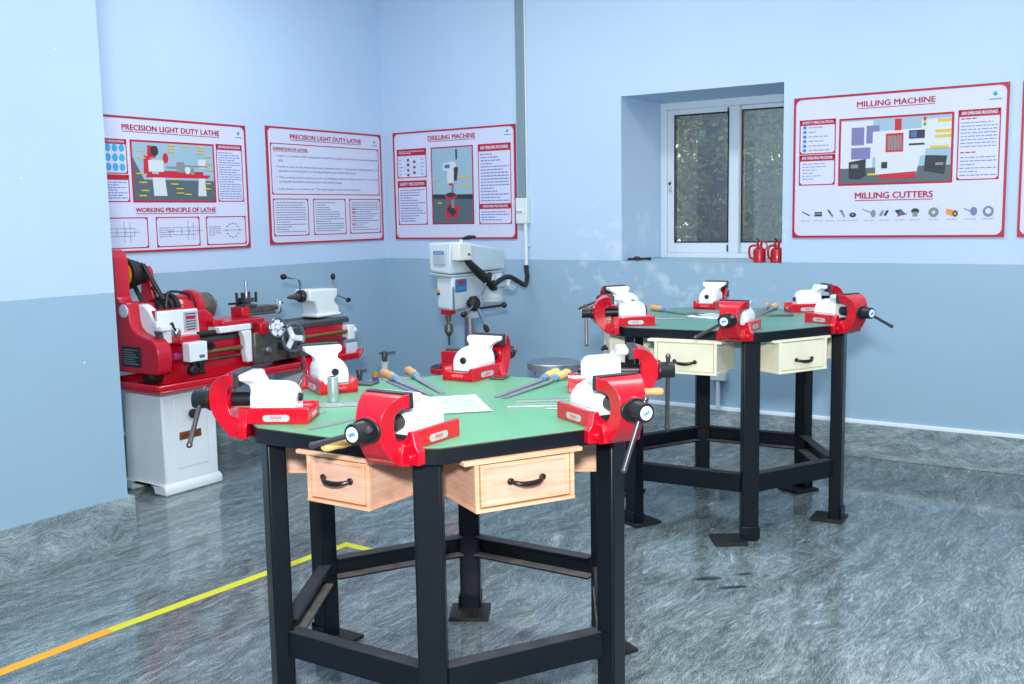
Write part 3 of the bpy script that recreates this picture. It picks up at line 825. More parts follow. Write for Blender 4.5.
class P_:
    """drawing kit for one poster: a along the wall, z up, printed on the board face"""
    def __init__(s, t, mp3): s.t = t; s.mp3 = mp3; s.k = 0

    def _mb(s, d0=.010, d1=.0112): return MB(lambda p: s.mp3(p.x, p.y, p.z))

    def text(s, name, txt, fit, m=None, d=.0122, underline=False, bold=.03):
        mb = MB(); add_text(mb, txt, fit, lambda a, z: s.mp3(a, z, d), 0, bold)
        if underline:
            w_ = (fit[3] - fit[2]) * .12; zz = fit[2] - w_ * 3
            mb.add([s.mp3(fit[0], zz, d), s.mp3(fit[1], zz, d), s.mp3(fit[1], zz + w_, d), s.mp3(fit[0], zz + w_, d)], [(0, 1, 2, 3)])
        return mb.build(name, m or M_PRED, s.t, smooth=False, world=True)

    def frame(s, name, a0, a1, z0, z1, w=.006, head=0.0, headtxt=None, m=None):
        mb = s._mb(); d0, d1 = .0100, .0116
        mb.box(a0, a1, z0, z0 + w, d0, d1).box(a0, a1, z1 - w, z1, d0, d1).box(a0, a0 + w, z0 + w, z1 - w, d0, d1).box(a1 - w, a1, z0 + w, z1 - w, d0, d1)
        for (ca, cz, sa, sz) in ((a0 + w, z0 + w, 1, 1), (a1 - w, z0 + w, -1, 1), (a0 + w, z1 - w, 1, -1), (a1 - w, z1 - w, -1, -1)):
            mb.prism([(ca, cz), (ca + sa * .012, cz), (ca, cz + sz * .012)], 'z', d0, d1)
        if head: mb.box(a0 + w, a1 - w, z1 - head, z1 - w, d0, d1)
        o = mb.build(name, m or M_PRED, s.t, smooth=False, world=True)
        if headtxt:
            q = (a1 - a0) * .08
            s.text('heading', headtxt, (a0 + q, a1 - q, z1 - head * .72, z1 - head * .30), M_BOARD, .0126, bold=.02)
        return o

    def lines(s, name, a0, a1, z0, z1, n, m, seed=1, fillr=.42, short=.35):
        mb = s._mb(); rnd = random.Random(seed); p = (z1 - z0) / n
        for i in range(n):
            zc = z1 - (i + .5) * p; L = (a1 - a0) * (1 if rnd.random() > short else rnd.uniform(.35, .9)); a = a0
            while a < a0 + L - .004:
                wl = min(rnd.uniform(.012, .034), a0 + L - a); mb.box(a, a + wl, zc - p * fillr / 2, zc + p * fillr / 2, .0100, .0108); a += wl + .005
        return mb.build(name, m, s.t, smooth=False, world=True)

    def logo(s, a, z, r=.018):
        mb = s._mb(); mb.prism([(a, z + r), (a - r * .7, z + r * .1), (a, z - r * .5), (a + r * .7, z + r * .1)], 'z', .0100, .0112)
        mb.box(a - r * 1.6, a + r * 1.6, z - r * 1.35, z - r * 1.05, .0100, .0108)
        mb.build('logo', M_TEAL, s.t, smooth=False, world=True)

    def picture(s, name, a0, a1, z0, z1, shapes, mats):
        """a flat printed picture: convex polygons in 0..1 coordinates, painter's order"""
        mb = s._mb()
        for i, (mi, poly) in enumerate(shapes):
            d = .0118 + i * .00012
            mb.add([(a0 + (a1 - a0) * x, z0 + (z1 - z0) * y, d) for x, y in poly], [tuple(range(len(poly)))], mi)
        return mb.build(name, mats, s.t, smooth=False, world=True)


def rc(x0, y0, x1, y1): return [(x0, y0), (x1, y0), (x1, y1), (x0, y1)]
def disc(x, y, rx, ry, n=14): return [(x + rx * cos(2 * pi * i / n), y + ry * sin(2 * pi * i / n)) for i in range(n)]


PICM = [mat('print_pale_wall', (150, 182, 202), .5), mat('print_stone_floor', (82, 100, 108), .5), mat('print_red', (196, 30, 50), .5), mat('print_white', (206, 215, 222), .5),
        mat('print_dark', (44, 50, 58), .5), mat('print_grey', (130, 138, 140), .5), mat('print_yellow', (214, 190, 40), .5), mat('print_violet', (120, 120, 170), .5), mat('print_blue', (60, 110, 170), .5), mat('print_orange', (222, 150, 50), .5), mat('print_green', (60, 160, 70), .5)]


def fill_l1(p):
    p.text('title', 'PRECISION LIGHT DUTY LATHE', (-2.312, -1.597, 1.992, 2.024), underline=True)
    p.logo(-1.44, 2.012)
    p.frame('table_border', -2.49, -2.287, 1.737, 1.937, head=.03, headtxt='SAFETY PRECAUTION')
    q = p._mb()
    for i in range(4):
        for j in range(3): q.prism(disc(-2.46 + i * .046, 1.885 - j * .055, .019, .023), 'z', .0100, .011)
    q.build('safety_icons', M_CYAN, p.t, smooth=False, world=True)
    p.frame('table_border', -2.49, -2.283, 1.574, 1.732, head=.03)
    p.lines('text_block', -2.47, -2.30, 1.59, 1.695, 7, M_PINK, 2)
    p.frame('picture_frame', -2.264, -1.646, 1.572, 1.938, w=.012)
    sh = [(0, rc(0, .36, 1, 1)), (1, rc(0, 0, 1, .36)), (1, [(0, .36), (.12, .36), (0, .75)]), (3, [(.23, .08), (.39, .08), (.37, .42), (.22, .42)]), (3, [(.78, .08), (.89, .08), (.88, .42), (.80, .42)]),
          (2, [(.14, .40), (.92, .40), (.96, .46), (.16, .46)]), (2, rc(.30, .46, .86, .52)), (2, [(.12, .46), (.22, .46), (.22, .72), (.13, .78)]), (2, [(.17, .74), (.27, .74), (.30, .94), (.18, .95)]), (4, disc(.26, .86, .05, .09)),
          (3, rc(.18, .50, .36, .70)), (2, disc(.39, .74, .035, .09)), (5, rc(.40, .56, .62, .60)), (5, rc(.52, .50, .62, .68)), (3, disc(.66, .54, .035, .07)), (5, disc(.72, .52, .03, .06)), (3, rc(.80, .58, .90, .74)), (5, rc(.62, .60, .92, .63))]
    for x, y in ((.06, .84), (.06, .72), (.03, .45), (.06, .30), (.08, .16), (.05, .07), (.42, .96), (.42, .90), (.42, .84), (.60, .95), (.78, .95), (.80, .90), (.78, .84), (.88, .78), (.88, .66), (.9, .55), (.44, .36), (.44, .28), (.50, .20), (.5, .12), (.6, .10), (.86, .3), (.86, .2)):
        sh.append((6, rc(x, y, x + .09, y + .022)))
    p.picture('picture', -2.252, -1.658, 1.584, 1.926, sh, PICM)
    p.frame('table_border', -1.630, -1.417, 1.578, 1.942, head=.036, headtxt='SAFE OPERATING PROCEDURES')
    p.lines('text_block', -1.612, -1.435, 1.59, 1.895, 20, M_PINK, 3, .4)
    p.text('title', 'WORKING PRINCIPLE OF LATHE', (-2.250, -1.657, 1.514, 1.541), underline=True)
    for i, (x0, x1) in enumerate(((-2.49, -2.172), (-2.114, -1.790), (-1.738, -1.413))):
        p.frame('diagram_border', x0, x1, 1.303, 1.485)
        q = p._mb(); w_ = .0025
        def ln(xa, ya, xb, yb):
            q.box(min(xa, xb) - w_ / 2, max(xa, xb) + w_ / 2, min(ya, yb) - w_ / 2, max(ya, yb) + w_ / 2, .010, .0108)
        cx = x0 + (x1 - x0) * (.42 if i == 0 else .66)
        if i < 2:
            for yy in (1.375, 1.42): ln(cx - .09, yy, cx + .09, yy)
            for xx in (-.09, -.03, .03, .09): ln(cx + xx, 1.375, cx + xx, 1.42)
            ln(cx - .13, 1.397, cx + .13, 1.397); ln(cx + .02, 1.34, cx + .02, 1.46); ln(cx + .06, 1.34, cx + .06, 1.455)
        else:
            for k_ in range(12):
                a = 2 * pi * k_ / 12; q.box(cx + .05 * cos(a) - .008, cx + .05 * cos(a) + .008, 1.395 + .045 * sin(a) - .003, 1.395 + .045 * sin(a) + .003, .010, .0108)
            ln(cx - .08, 1.395, cx + .08, 1.395)
        q.build('diagram', M_PTXT, p.t, smooth=False, world=True)
        if i: p.lines('text_block', x0 + .02, x0 + .115, 1.36, 1.425, 5, M_PTXT, 10 + i, .3)


def fill_l2(p):
    p.text('title', 'PRECISION LIGHT DUTY LATHE', (-.98, -.263, 2.008, 2.038), underline=True)
    p.logo(-.115, 2.022)
    p.frame('definition_border', -1.168, -.072, 1.627, 1.973)
    p.text('subtitle', 'DEFINITION OF LATHE:-', (-1.142, -.812, 1.925, 1.945), underline=True, bold=.02)
    tx = [('• Lathe is a machine, which removes the metal from a piece of work to the required shape and', 1.878, -.085), ('size.', 1.850, None), ('• Lathe is one of the most important machine tools in the metal working industry. It', 1.805, -.085),
          ('operates on the principle of a rotating workpiece and a fixed cutting tool.', 1.777, -.33), ('• The cutting tool is feed into the workpiece, which rotates about its own axis', 1.733, -.085), ('causing the workpiece to be formed to the desired shape.', 1.705, -.48), ('• Lathe machine is also known as “The mother/father of the entire tool family”.', 1.655, -.28)]
    for s_, z, e in tx:
        p.text('text_block', s_, (-1.12 if s_[0] == '•' else -1.10, e, z, z + .019), M_PTXT, bold=.01)
    for i, (x0, x1) in enumerate(((-1.165, -.833), (-.785, -.452), (-.412, -.068))):
        p.frame('table_border', x0, x1, 1.344, 1.600)
        p.lines('text_block', x0 + .025, x1 - .025, 1.365, 1.58, 13, M_PTXT, 20 + i, .3, .5)
        if i == 2: p.lines('red_words', x0 + .025, x0 + .07, 1.40, 1.57, 6, M_PRED, 9, .2, 0)


def fill_drill(p):
    p.text('title', 'DRILLING MACHINE', (.448, .878, 2.020, 2.053), underline=True)
    p.logo(1.155, 2.045)
    p.frame('table_border', .144, .426, 1.752, 1.967, head=.05, headtxt='PARTS OF DRILLING\nMACHINE')
    q = p._mb()
    for (x, y, r_) in ((.25, 1.885, .012), (.25, 1.85, .014), (.25, 1.81, .012), (.25, 1.775, .012), (.31, 1.87, .013), (.31, 1.83, .012), (.31, 1.79, .013)): q.prism(disc(x, y, r_, r_ * .9, 10), 'z', .0100, .011)
    q.build('tool_picture', M_DKSTEEL, p.t, smooth=False, world=True)
    p.lines('text_block', .165, .205, 1.765, 1.90, 5, M_CYAN, 4, .25); p.lines('text_block', .37, .405, 1.765, 1.90, 5, M_CYAN, 5, .25)
    p.frame('table_border', .144, .423, 1.401, 1.732, head=.05, headtxt='SAFETY PRECAUTION')
    p.lines('text_block', .165, .402, 1.42, 1.67, 13, M_PINK, 6)
    p.frame('picture_frame', .470, .855, 1.401, 1.967, w=.010)
    sh = [(0, rc(0, .38, 1, 1)), (1, rc(0, 0, 1, .38)), (4, [(0, .33), (1, .31), (1, .37), (0, .39)]), (2, [(.30, .07), (.62, .07), (.66, .23), (.36, .26)]), (4, [(.34, .18), (.5, .08), (.60, .14), (.46, .25)]), (5, rc(.47, .2, .54, .62)),
          (2, disc(.46, .36, .15, .05)), (4, disc(.46, .375, .12, .03)), (3, [(.28, .70), (.52, .70), (.52, .82), (.28, .80)]), (8, rc(.32, .73, .45, .78)), (3, [(.52, .72), (.60, .74), (.60, .80), (.52, .82)]), (3, rc(.38, .53, .54, .70)), (2, rc(.42, .50, .52, .53)),
          (4, [(.55, .56), (.62, .56), (.66, .74), (.56, .74)]), (4, [(.60, .84), (.64, .84), (.64, .98), (.60, .98)]), (6, rc(.05, .565, .18, .585)), (6, rc(.13, .445, .23, .465)), (6, rc(.13, .26, .23, .28)), (6, rc(.64, .60, .96, .62)), (6, rc(.70, .49, .96, .51))]
    p.picture('picture', .480, .845, 1.411, 1.957, sh, PICM)
    p.frame('table_border', .899, 1.183, 1.398, 1.968, head=.052, headtxt='SAFE OPERATING PROCEDURES')
    p.lines('text_block', .92, 1.163, 1.555, 1.905, 16, M_PINK, 7)
    q = p._mb(); q.box(.905, 1.177, 1.507, 1.545, .010, .0116); q.build('heading_band', M_PRED, p.t, smooth=False, world=True)
    p.text('heading', 'OPERATING PROCEDURES', (.935, 1.15, 1.518, 1.534), M_BOARD, .0126, bold=.02)
    p.lines('text_block', .92, 1.163, 1.42, 1.495, 4, M_PINK, 8)


def fill_mill(p):
    p.text('title', 'MILLING MACHINE', (3.572, 3.995, 2.036, 2.067), underline=True)
    p.logo(4.296, 2.052, .02)
    p.frame('table_border', 3.241, 3.454, 1.783, 1.982, head=.032, headtxt='SAFETY PRECAUTION')
    q = p._mb()
    for i in range(6): q.prism(disc(3.272, 1.938 - i * .0265, .011, .010, 12), 'z', .0100, .011)
    q.build('safety_icons', M_BLUE, p.t, smooth=False, world=True)
    p.lines('text_block', 3.295, 3.42, 1.792, 1.95, 6, M_INK, 3, .3)
    p.frame('table_border', 3.241, 3.454, 1.602, 1.779, head=.036, headtxt='SAFE OPERATING PROCEDURE')
    p.lines('text_block', 3.26, 3.40, 1.63, 1.735, 6, M_PINK, 5, .28, .5)
    p.frame('picture_frame', 3.473, 4.095, 1.593, 1.976, w=.012)
    sh = [(0, rc(0, .2, 1, 1)), (1, rc(0, 0, 1, .24)), (3, rc(.0, .24, .3, .98)), (7, rc(.10, .60, .22, .88)), (7, rc(.24, .62, .36, .90)), (7, rc(.10, .38, .28, .56)), (3, rc(.74, .5, 1, .95)), (3, [(.30, .40), (.78, .40), (.78, .82), (.30, .80)]), (3, [(.33, .12), (.70, .12), (.74, .40), (.33, .40)]),
          (2, rc(.42, .47, .58, .76)), (5, rc(.435, .50, .565, .72)), (2, rc(.50, .80, .56, .98)), (4, rc(.63, .66, .77, .79)), (8, rc(.645, .68, .70, .77)), (4, rc(.63, .56, .77, .59)), (2, [(.36, .06), (.70, .06), (.70, .16), (.36, .13)]), (4, [(.08, .08), (.18, .06), (.24, .12), (.24, .38), (.08, .34)]), (4, [(.77, .16), (.95, .10), (.97, .38), (.78, .40)]),
          (5, rc(.10, .24, .17, .30)), (5, rc(.87, .24, .94, .28)), (4, rc(.385, .22, .44, .32)), (2, rc(.755, .93, .78, .98)), (6, rc(.755, .89, .78, .93)), (10, rc(.755, .85, .78, .89)), (6, rc(.26, .12, .35, .15)), (6, rc(.86, .74, 1, .78)), (6, rc(.86, .66, 1, .70)), (6, rc(.82, .50, .98, .54)), (6, rc(.88, .9, 1, .94))]
    for i in range(5): sh.append((2, rc(.44 + i * .026, .50, .445 + i * .026, .72)))
    p.picture('picture', 3.485, 4.083, 1.605, 1.964, sh, PICM)
    p.frame('table_border', 4.115, 4.328, 1.604, 1.981, head=.038, headtxt='SAFE OPERATING PROCEDURES')
    p.lines('text_block', 4.13, 4.312, 1.775, 1.92, 8, M_PINK, 8, .3); p.lines('text_block', 4.13, 4.312, 1.62, 1.735, 6, M_PINK, 9, .3)
    p.lines('red_words', 4.13, 4.25, 1.925, 1.94, 1, M_PRED, 3); p.lines('red_words', 4.13, 4.25, 1.745, 1.76, 1, M_PRED, 3)
    p.text('title', 'MILLING CUTTERS', (3.572, 3.996, 1.517, 1.552), underline=True)
    S = {0: [(4, [(-.024, .012), (.022, -.012), (.026, -.006), (-.02, .016)])], 1: [(4, rc(-.022, -.014, .022, .012)), (5, rc(-.02, -.004, .02, .004))], 2: [(4, [(-.018, .022), (.012, -.02), (.02, -.012), (-.008, .024)]), (7, [(.0, .0), (.014, -.018), (.02, -.012), (.006, .004)])],
         3: [(5, [(-.018, .018), (.006, -.022), (.016, -.016), (-.006, .022)]), (5, disc(-.008, .014, .012, .008))], 4: [(4, disc(0, -.008, .020, .014)), (5, disc(0, -.006, .008, .006))], 5: [(5, [(-.04, .022), (.02, -.004), (.02, .004), (-.036, .026)]), (5, disc(.024, -.002, .014, .022))],
         6: [(5, [(-.03, -.016), (-.014, -.018), (.0, .014), (-.014, .016)]), (4, [(-.004, -.014), (.01, -.016), (.026, .014), (.012, .016)])], 7: [(4, [(-.034, .014), (.0, .02), (.03, -.01), (-.01, -.016)]), (2, [(-.02, -.022), (.036, -.008), (.036, -.002), (-.02, -.016)]), (8, disc(.002, .0, .014, .01))], 8: [(4, disc(0, .008, .022, .016)), (5, rc(-.014, -.022, .014, .004)), (4, disc(0, .008, .007, .005))],
         9: [(5, disc(0, 0, .026, .026)), (3, disc(0, 0, .009, .009))], 10: [(9, [(-.034, .02), (.012, .008), (.012, -.026), (-.034, -.010)]), (4, disc(.014, -.009, .014, .018)), (9, disc(.014, -.009, .006, .008))], 11: [(5, [(-.036, .014), (.01, -.004), (.01, .004), (-.034, .02)]), (7, disc(.016, .002, .018, .024))], 12: [(7, disc(0, 0, .028, .030)), (3, disc(0, .002, .015, .016))]}
    XS = (3.286, 3.361, 3.431, 3.503, 3.561, 3.653, 3.738, 3.828, 3.906, 4.004, 4.102, 4.194, 4.283)
    for i, x in enumerate(XS):
        sh = [(mi, [(x + a, 1.433 + b) for a, b in po]) for mi, po in S[i]]
        if i == 9:
            for k_ in range(12):
                a = 2 * pi * k_ / 12; sh.append((4, [(x + .031 * cos(a + dd) * rr_, 1.433 + .031 * sin(a + dd) * rr_) for dd, rr_ in ((-.12, .7), (-.05, 1.0), (.12, .7))]))
        mb = p._mb()
        for q, (mi, po) in enumerate(sh): mb.add([(a, z, .0112 + q * .00015) for a, z in po], [tuple(range(len(po)))], mi)
        mb.build('cutter_picture', PICM, p.t, smooth=False, world=True)
        p.lines('caption', x - .028, x + .028, 1.389, 1.397, 1, M_INK, i, .6, 0)


poster('left', 'lathe poster with a colour photo and working principle diagrams, partly behind the wall corner', -2.545, -1.380, 1.278, 2.070, fill_l1)
poster('left', 'lathe definition poster of text and three boxes, beside the room corner', -1.199, -.040, 1.290, 2.083, fill_l2)
poster('back', 'drilling machine poster above the drill press, left of the grey conduit', .109, 1.222, 1.293, 2.093, fill_drill)
poster('back', 'milling machine poster with a row of cutters, right of the window', 3.206, 4.365, 1.295, 2.112, fill_mill)
poster('back', 'poster at the right edge, only its red left border showing', 4.428, 5.58, 1.295, 2.112, None)

# ------------------------------------------------------------------ electrical items on the back wall
t = thing('conduit', 'grey vertical cable trunking running up the back wall beside the drilling poster', 'conduit', (1.272, 0, 1.58))
MB().box(1.244, 1.312, -.028, 0, 1.58, ZC - .001).build('trunk', M_GREY, t, bevel=.004, world=True)
MB().box(1.312, 1.322, -.020, 0, 1.58, ZC - .001).build('side_cover', M_PVC, t, bevel=.003, world=True)
t = thing('switch_box', 'white switch box on the wall at the lower end of the grey trunking', 'switch box', (1.262, 0, 1.396))
MB().box(1.240, 1.335, -.05, 0, 1.398, 1.578).build('casing', M_PVC, t, bevel=.006, world=True)
MB().box(1.247, 1.31, -.054, -.048, 1.47, 1.505).build('cover_strip', M_BADGE, t, bevel=.002, world=True)
MB().box(1.250, 1.30, -.0565, -.052, 1.478, 1.488).build('switch', M_INK, t, bevel=.001, world=True)
t = thing('cable_pipe', 'white plastic pipe below the switch box', 'pipe', (1.312, -.030, 1.11))
MB().cyl((1.312, -.030, 1.397), (1.312, -.030, 1.11), .014, n=18).build('tube_wall', M_PVC, t, world=True)
MB().box(1.292, 1.332, -.02, 0, 1.24, 1.256).build('clip', M_PVC, t, world=True)

t = thing('socket_box', 'small pale wall box under the back bench with a thin pipe below', 'socket box', (2.755, 0, .395))
MB().box(2.70, 2.80, -.05, 0, .395, .45).build('casing', M_PVC, t, bevel=.005, world=True)
MB().cyl((2.748, -.03, .398), (2.748, -.03, .222), .013, n=16).build('pipe', M_PVC, t, world=True)

# ------------------------------------------------------------------ window sill
def oil_can(label, x, y, rz):
    t = thing('oil_can', label, 'oil can', (x, y, WZ0 + .001), rz, 'red oil cans on the sill')
    MB().rev((0, 0, 0), (0, 0, .125), [(0, .036), (.02, .039), (.55, .039), (.66, .034), (.74, .018), (.86, .016), (.87, .020), (1, .019)], 24).build('can_body', M_CAN, t)
    MB().tube([(-.037, 0, .022), (-.055, 0, .03), (-.063, 0, .06), (-.060, 0, .09), (-.045, 0, .102), (-.018, 0, .104)], .0075, 10).build('handle', M_CAN, t)
    sp = MB().tube([(.0, 0, .12), (-.004, 0, .135), (-.02, 0, .150)], [.007, .006, .003], 10).build('spout', M_BLACK, t)
    MB().tube([(.034, 0, .075), (.046, 0, .10), (.030, 0, .13), (.012, 0, .126)], .004, 8).build('trigger', M_CAN, t)


M_CAN = mat('red_can_enamel', (178, 14, 30), .35, coat=.3)
oil_can('red oil can on the window sill, left one of the pair', 2.972, .075, .25)
oil_can('red oil can on the window sill, right one at the edge of the recess', 3.082, .080, .9)
t = thing('hand_pump_parts', 'dark twisted metal linkage lying on the left end of the window sill', 'metal linkage', (2.13, .09, WZ0 + .001))
q = MB(); q.tube([(2.06, .07, WZ0 + .012), (2.10, .10, WZ0 + .014), (2.13, .07, WZ0 + .012), (2.17, .10, WZ0 + .016), (2.22, .08, WZ0 + .012)], .008, 8); q.build('link', M_BLACK, t, world=True)
q = MB(); q.tube([(2.08, .12, WZ0 + .012), (2.14, .13, WZ0 + .012), (2.20, .13, WZ0 + .020)], .007, 8); q.build('rod', M_DKSTEEL2, t, world=True)
MB().torus((2.12, .09, WZ0 + .022), (0, .3, 1), .018, .006, 20, 8).build('ring', M_DKSTEEL2, t, world=True)

# ------------------------------------------------------------------ floor marking tape
def strip(name, label, pts, wd, m):
    mb = MB(); L, Rr = [], []
    for i, p in enumerate(pts):
        a = Vector(pts[max(i - 1, 0)]); b = Vector(pts[min(i + 1, len(pts) - 1)]); d = (b - a).normalized(); nn = Vector((-d.y, d.x))
        L.append((p[0] + nn.x * wd / 2, p[1] + nn.y * wd / 2)); Rr.append((p[0] - nn.x * wd / 2, p[1] - nn.y * wd / 2))
    mb.loft([[(l[0], l[1], .0003), (r_[0], r_[1], .0003), (r_[0], r_[1], .0011), (l[0], l[1], .0011)] for l, r_ in zip(L, Rr)])
    return tag(mb.build(name, m, origin=(pts[0][0], pts[0][1], 0), smooth=False), label, 'floor tape')


strip('floor_tape', 'orange floor marking tape running in from the left edge', [(2.047, -5.1), (2.060, -3.967)], .05, M_TAPEO)
strip('floor_tape', 'yellow floor marking tape passing behind the front bench legs', [(2.060, -3.967), (2.110, -2.996), (2.124, -2.825)], .046, M_TAPE)
strip('floor_tape', 'short yellow floor tape turning off at the corner, behind the front bench', [(2.101, -2.805), (2.253, -2.809), (2.47, -2.815)], .046, M_TAPE)

M_STEEL2 = mat('satin_chrome', (190, 196, 200), 0.4, metal=0.9)
# ------------------------------------------------------------------ stool, bottle and taps behind the front bench
t = thing('round_stool', 'round stool with chrome rim standing between the bench and the back wall', 'stool', (1.95, -.72, 0))
MB().rev((1.95, -.72, .505), (1.95, -.72, .552), [(0, .150), (.05, .163), (.9, .165), (1, .160)], 44).build('rim', M_STEEL2, t, world=True)
MB().rev((1.95, -.72, .550), (1.95, -.72, .558), [(0, .158), (.6, .157), (1, .145)], 44).build('seat', mat('grey_steel_seat', (116, 136, 152), .45, metal=.3, var=.1, vscale=40), t, world=True)
for k in range(4):
    a = k * pi / 2 + .5; MB().tube([(1.95 + .12 * cos(a), -.72 + .12 * sin(a), .506), (1.95 + .17 * cos(a), -.72 + .17 * sin(a), .005)], .011, 10).build('leg', M_STEEL2, t, world=True)
MB().torus((1.95, -.72, .18), (0, 0, 1), .150, .007, 40, 8).build('foot_ring', M_CHROME, t, world=True)


def tap(label, x, y, zt, hw, pipe):
    t = thing('water_tap', label, 'tap', (x, y, 0))
    q = MB(); q.cyl((x, y, .0), (x, y, zt), .027, n=18); q.cyl((x, y, zt - .01), (x, y, zt + .004), .031, n=18); q.build('pipe', pipe, t, world=True)
    MB().rev((x, y, zt + .004), (x, y, zt + .085), [(0, .012), (.25, .020), (.7, .023), (.9, .018), (1, .010)], 16).build('valve', M_DKSTEEL, t, world=True)
    MB().cyl((x - hw * .35, y - hw * .25, zt + .07), (x + hw * .8, y + hw * .5, zt + .078), .008, n=10).build('handle', M_DKSTEEL, t, world=True)


tap('dark T-handled tap on a white pipe standing in the room corner', .13, -.215, .365, .09, M_PVC)
tap('dark T-handled tap on a low pipe beside the corner, left of the white one', .13, -.50, .265, .06, M_GREY)
t = thing('slim_bottle', 'slim blue bottle with yellow band standing beside the white corner tap', 'bottle', (.10, -.29, 0))
MB().rev((.10, -.29, 0), (.10, -.29, .262), [(0, .022), (.01, .024), (.99, .024), (1, .022)], 22).build('bottle_body', mat('bottle_blue', (84, 104, 176), .4), t, world=True)
MB().rev((.10, -.29, .262), (.10, -.29, .300), [(0, .0245), (.8, .0245), (1, .015)], 22).build('yellow_cap', M_YELLOW, t, world=True)

# ================================================================== LATHE
M_LW = M_LWHITE
lathe = thing('lathe', 'small red and white metalworking lathe on white pedestals along the left wall', 'lathe', (.55, -1.95, 0))


def lp(mb, name, m, par=None, **k): return mb.build(name, m, par or lathe, world=True, **k)


# left pedestal with arched plinth, door panel, knob and maker's plate
pd = MB(); pd.loft([[(.385, -2.69, .055), (.728, -2.69, .055), (.728, -2.335, .055), (.385, -2.335, .055)], [(.40, -2.685, .575), (.718, -2.685, .575), (.718, -2.325, .575), (.40, -2.325, .575)]])
pl_ = [(.364, 0), (.46, 0), (.47, .035), (.50, .045), (.60, .045), (.635, .035), (.645, 0), (.748, 0), (.748, .04), (.728, .062), (.385, .062), (.364, .04)]
pd.prism(pl_, 'y', -2.71, -2.325)
po = lp(pd, 'pedestal', M_LW, bevel=.012, seg=3)
lp(MB().box(.724, .731, -2.62, -2.40, .13, .52), 'door_panel', M_LW, po, bevel=.006)
kn = MB(); kn.rev((.73, -2.508, .42), (.765, -2.508, .42), [(0, .012), (.3, .012), (.4, .026), (.85, .026), (1, .018)], 18); lp(kn, 'door_knob', M_RUBBER, po)
npm = MB(); npm.box(.730, .735, -2.592, -2.448, .285, .328); no_ = lp(npm, 'maker_plate', mat('plate_brown', (138, 96, 52), .35, metal=.5), po, bevel=.002)
lp(MB().box(.735, .737, -2.575, -2.465, .298, .315), 'plate_band', mat('plate_maroon', (130, 40, 40), .4), no_)
pd = MB(); pd.loft([[(.385, -1.60, .055), (.728, -1.60, .055), (.728, -1.28, .055), (.385, -1.28, .055)], [(.40, -1.595, .575), (.718, -1.595, .575), (.718, -1.285, .575), (.40, -1.285, .575)]]); pd.prism(pl_, 'y', -1.62, -1.26)
lp(pd, 'pedestal', M_LW, bevel=.012, seg=3)
# chip tray
tr_ = MB(); tr_.box(.31, .845, -2.785, -1.275, .572, .585)
tr_.box(.825, .845, -2.785, -1.275, .585, .615).box(.31, .33, -2.785, -1.275, .585, .615).box(.33, .825, -2.785, -2.765, .585, .615)
tr_.prism([(-1.29, .574), (-1.27, .572), (-1.222, .628), (-1.242, .632)], 'x', .31, .845)
lp(tr_, 'chip_tray', M_LRED, bevel=.006)
lp(MB().box(.785, .80, -1.335, -1.238, .60, .672), 'splash_plate', mat('pale_grey_sheet', (196, 214, 224), .4), bevel=.003)
# bed
bd = MB(); bd.prism([(-2.62, .585), (-2.05, .585), (-1.98, .615), (-1.90, .63), (-1.75, .63), (-1.66, .615), (-1.60, .585), (-1.22, .585), (-1.22, .79), (-2.62, .79)], 'x', .44, .665)
lp(bd, 'bed', M_LRED, bevel=.006)
wy = MB(); wy.prism([(.42, .79), (.68, .79), (.68, .815), (.66, .828), (.64, .815), (.46, .815), (.44, .828), (.42, .815)], 'y', -2.38, -1.18); lp(wy, 'bed_ways', M_DKSTEEL2, bevel=.002)
lp(MB().cyl((.70, -2.50, .735), (.70, -1.20, .735), .014, n=16), 'lead_screw', M_BRASS)
lp(MB().cyl((.69, -2.50, .69), (.69, -1.22, .69), .009, n=12), 'feed_shaft', M_DKSTEEL2)
lp(MB().rev((.69, -2.40, .836), (.69, -2.10, .836), [(0, .017), (.55, .017), (.56, .023), (1, .023)], 16), 'way_cover', M_RUBBER)
lp(MB().box(.66, .72, -1.23, -1.17, .68, .775).cyl((.70, -1.20, .735), (.70, -1.15, .735), .022, n=14), 'end_bracket', M_LW, bevel=.006)
# headstock
hs = MB(); hs.box(.40, .655, -2.64, -2.37, .79, .985)
hs.prism([(-2.37 + .0, .79), (-2.24, .79), (-2.24, .93), (-2.29, .965), (-2.37, .965)], 'x', .42, .64)
ho_ = lp(hs, 'headstock', M_LRED, bevel=.012, seg=3)
hc = MB(); ring = []
for yy, r_ in ((-2.415, .082), (-2.405, .088), (-2.33, .088), (-2.32, .082)):
    ring.append([(.50 + r_ * cos(a), yy, .962 + r_ * sin(a)) for a in [pi * q / 14 for q in range(15)]] + [(.50 - r_, yy, .90), (.50 + r_, yy, .90)])
hc.loft(ring); lp(hc, 'spindle_hood', M_LRED)
fp = MB(); fp.prism([(-2.645, .805), (-2.375, .81), (-2.383, .980), (-2.646, .984)], 'x', .655, .680); fpo = lp(fp, 'front_panel', M_LW, bevel=.006)
ip = MB(); ip.box(.680, .684, -2.482, -2.392, .862, .968); ipo = lp(ip, 'instruction_plate', M_SILVER, fpo)
pr = MB()
for i, z in enumerate((.955, .915, .900, .885)): pr.box(.684, .6845, -2.472, -2.402, z - .004, z + .004)
lp(pr, 'plate_printing', M_PTXT, ipo, smooth=False)
lp(MB().box(.684, .6845, -2.470, -2.405, .926, .945).box(.684, .6845, -2.465, -2.41, .867, .875), 'plate_red_printing', M_PRED, ipo, smooth=False)
lv = MB(); lv.rev((.68, -2.545, .862), (.715, -2.545, .862), [(0, .024), (.5, .026), (.8, .022), (1, .012)], 18); lvo = lp(lv, 'speed_lever', M_STEEL, fpo)
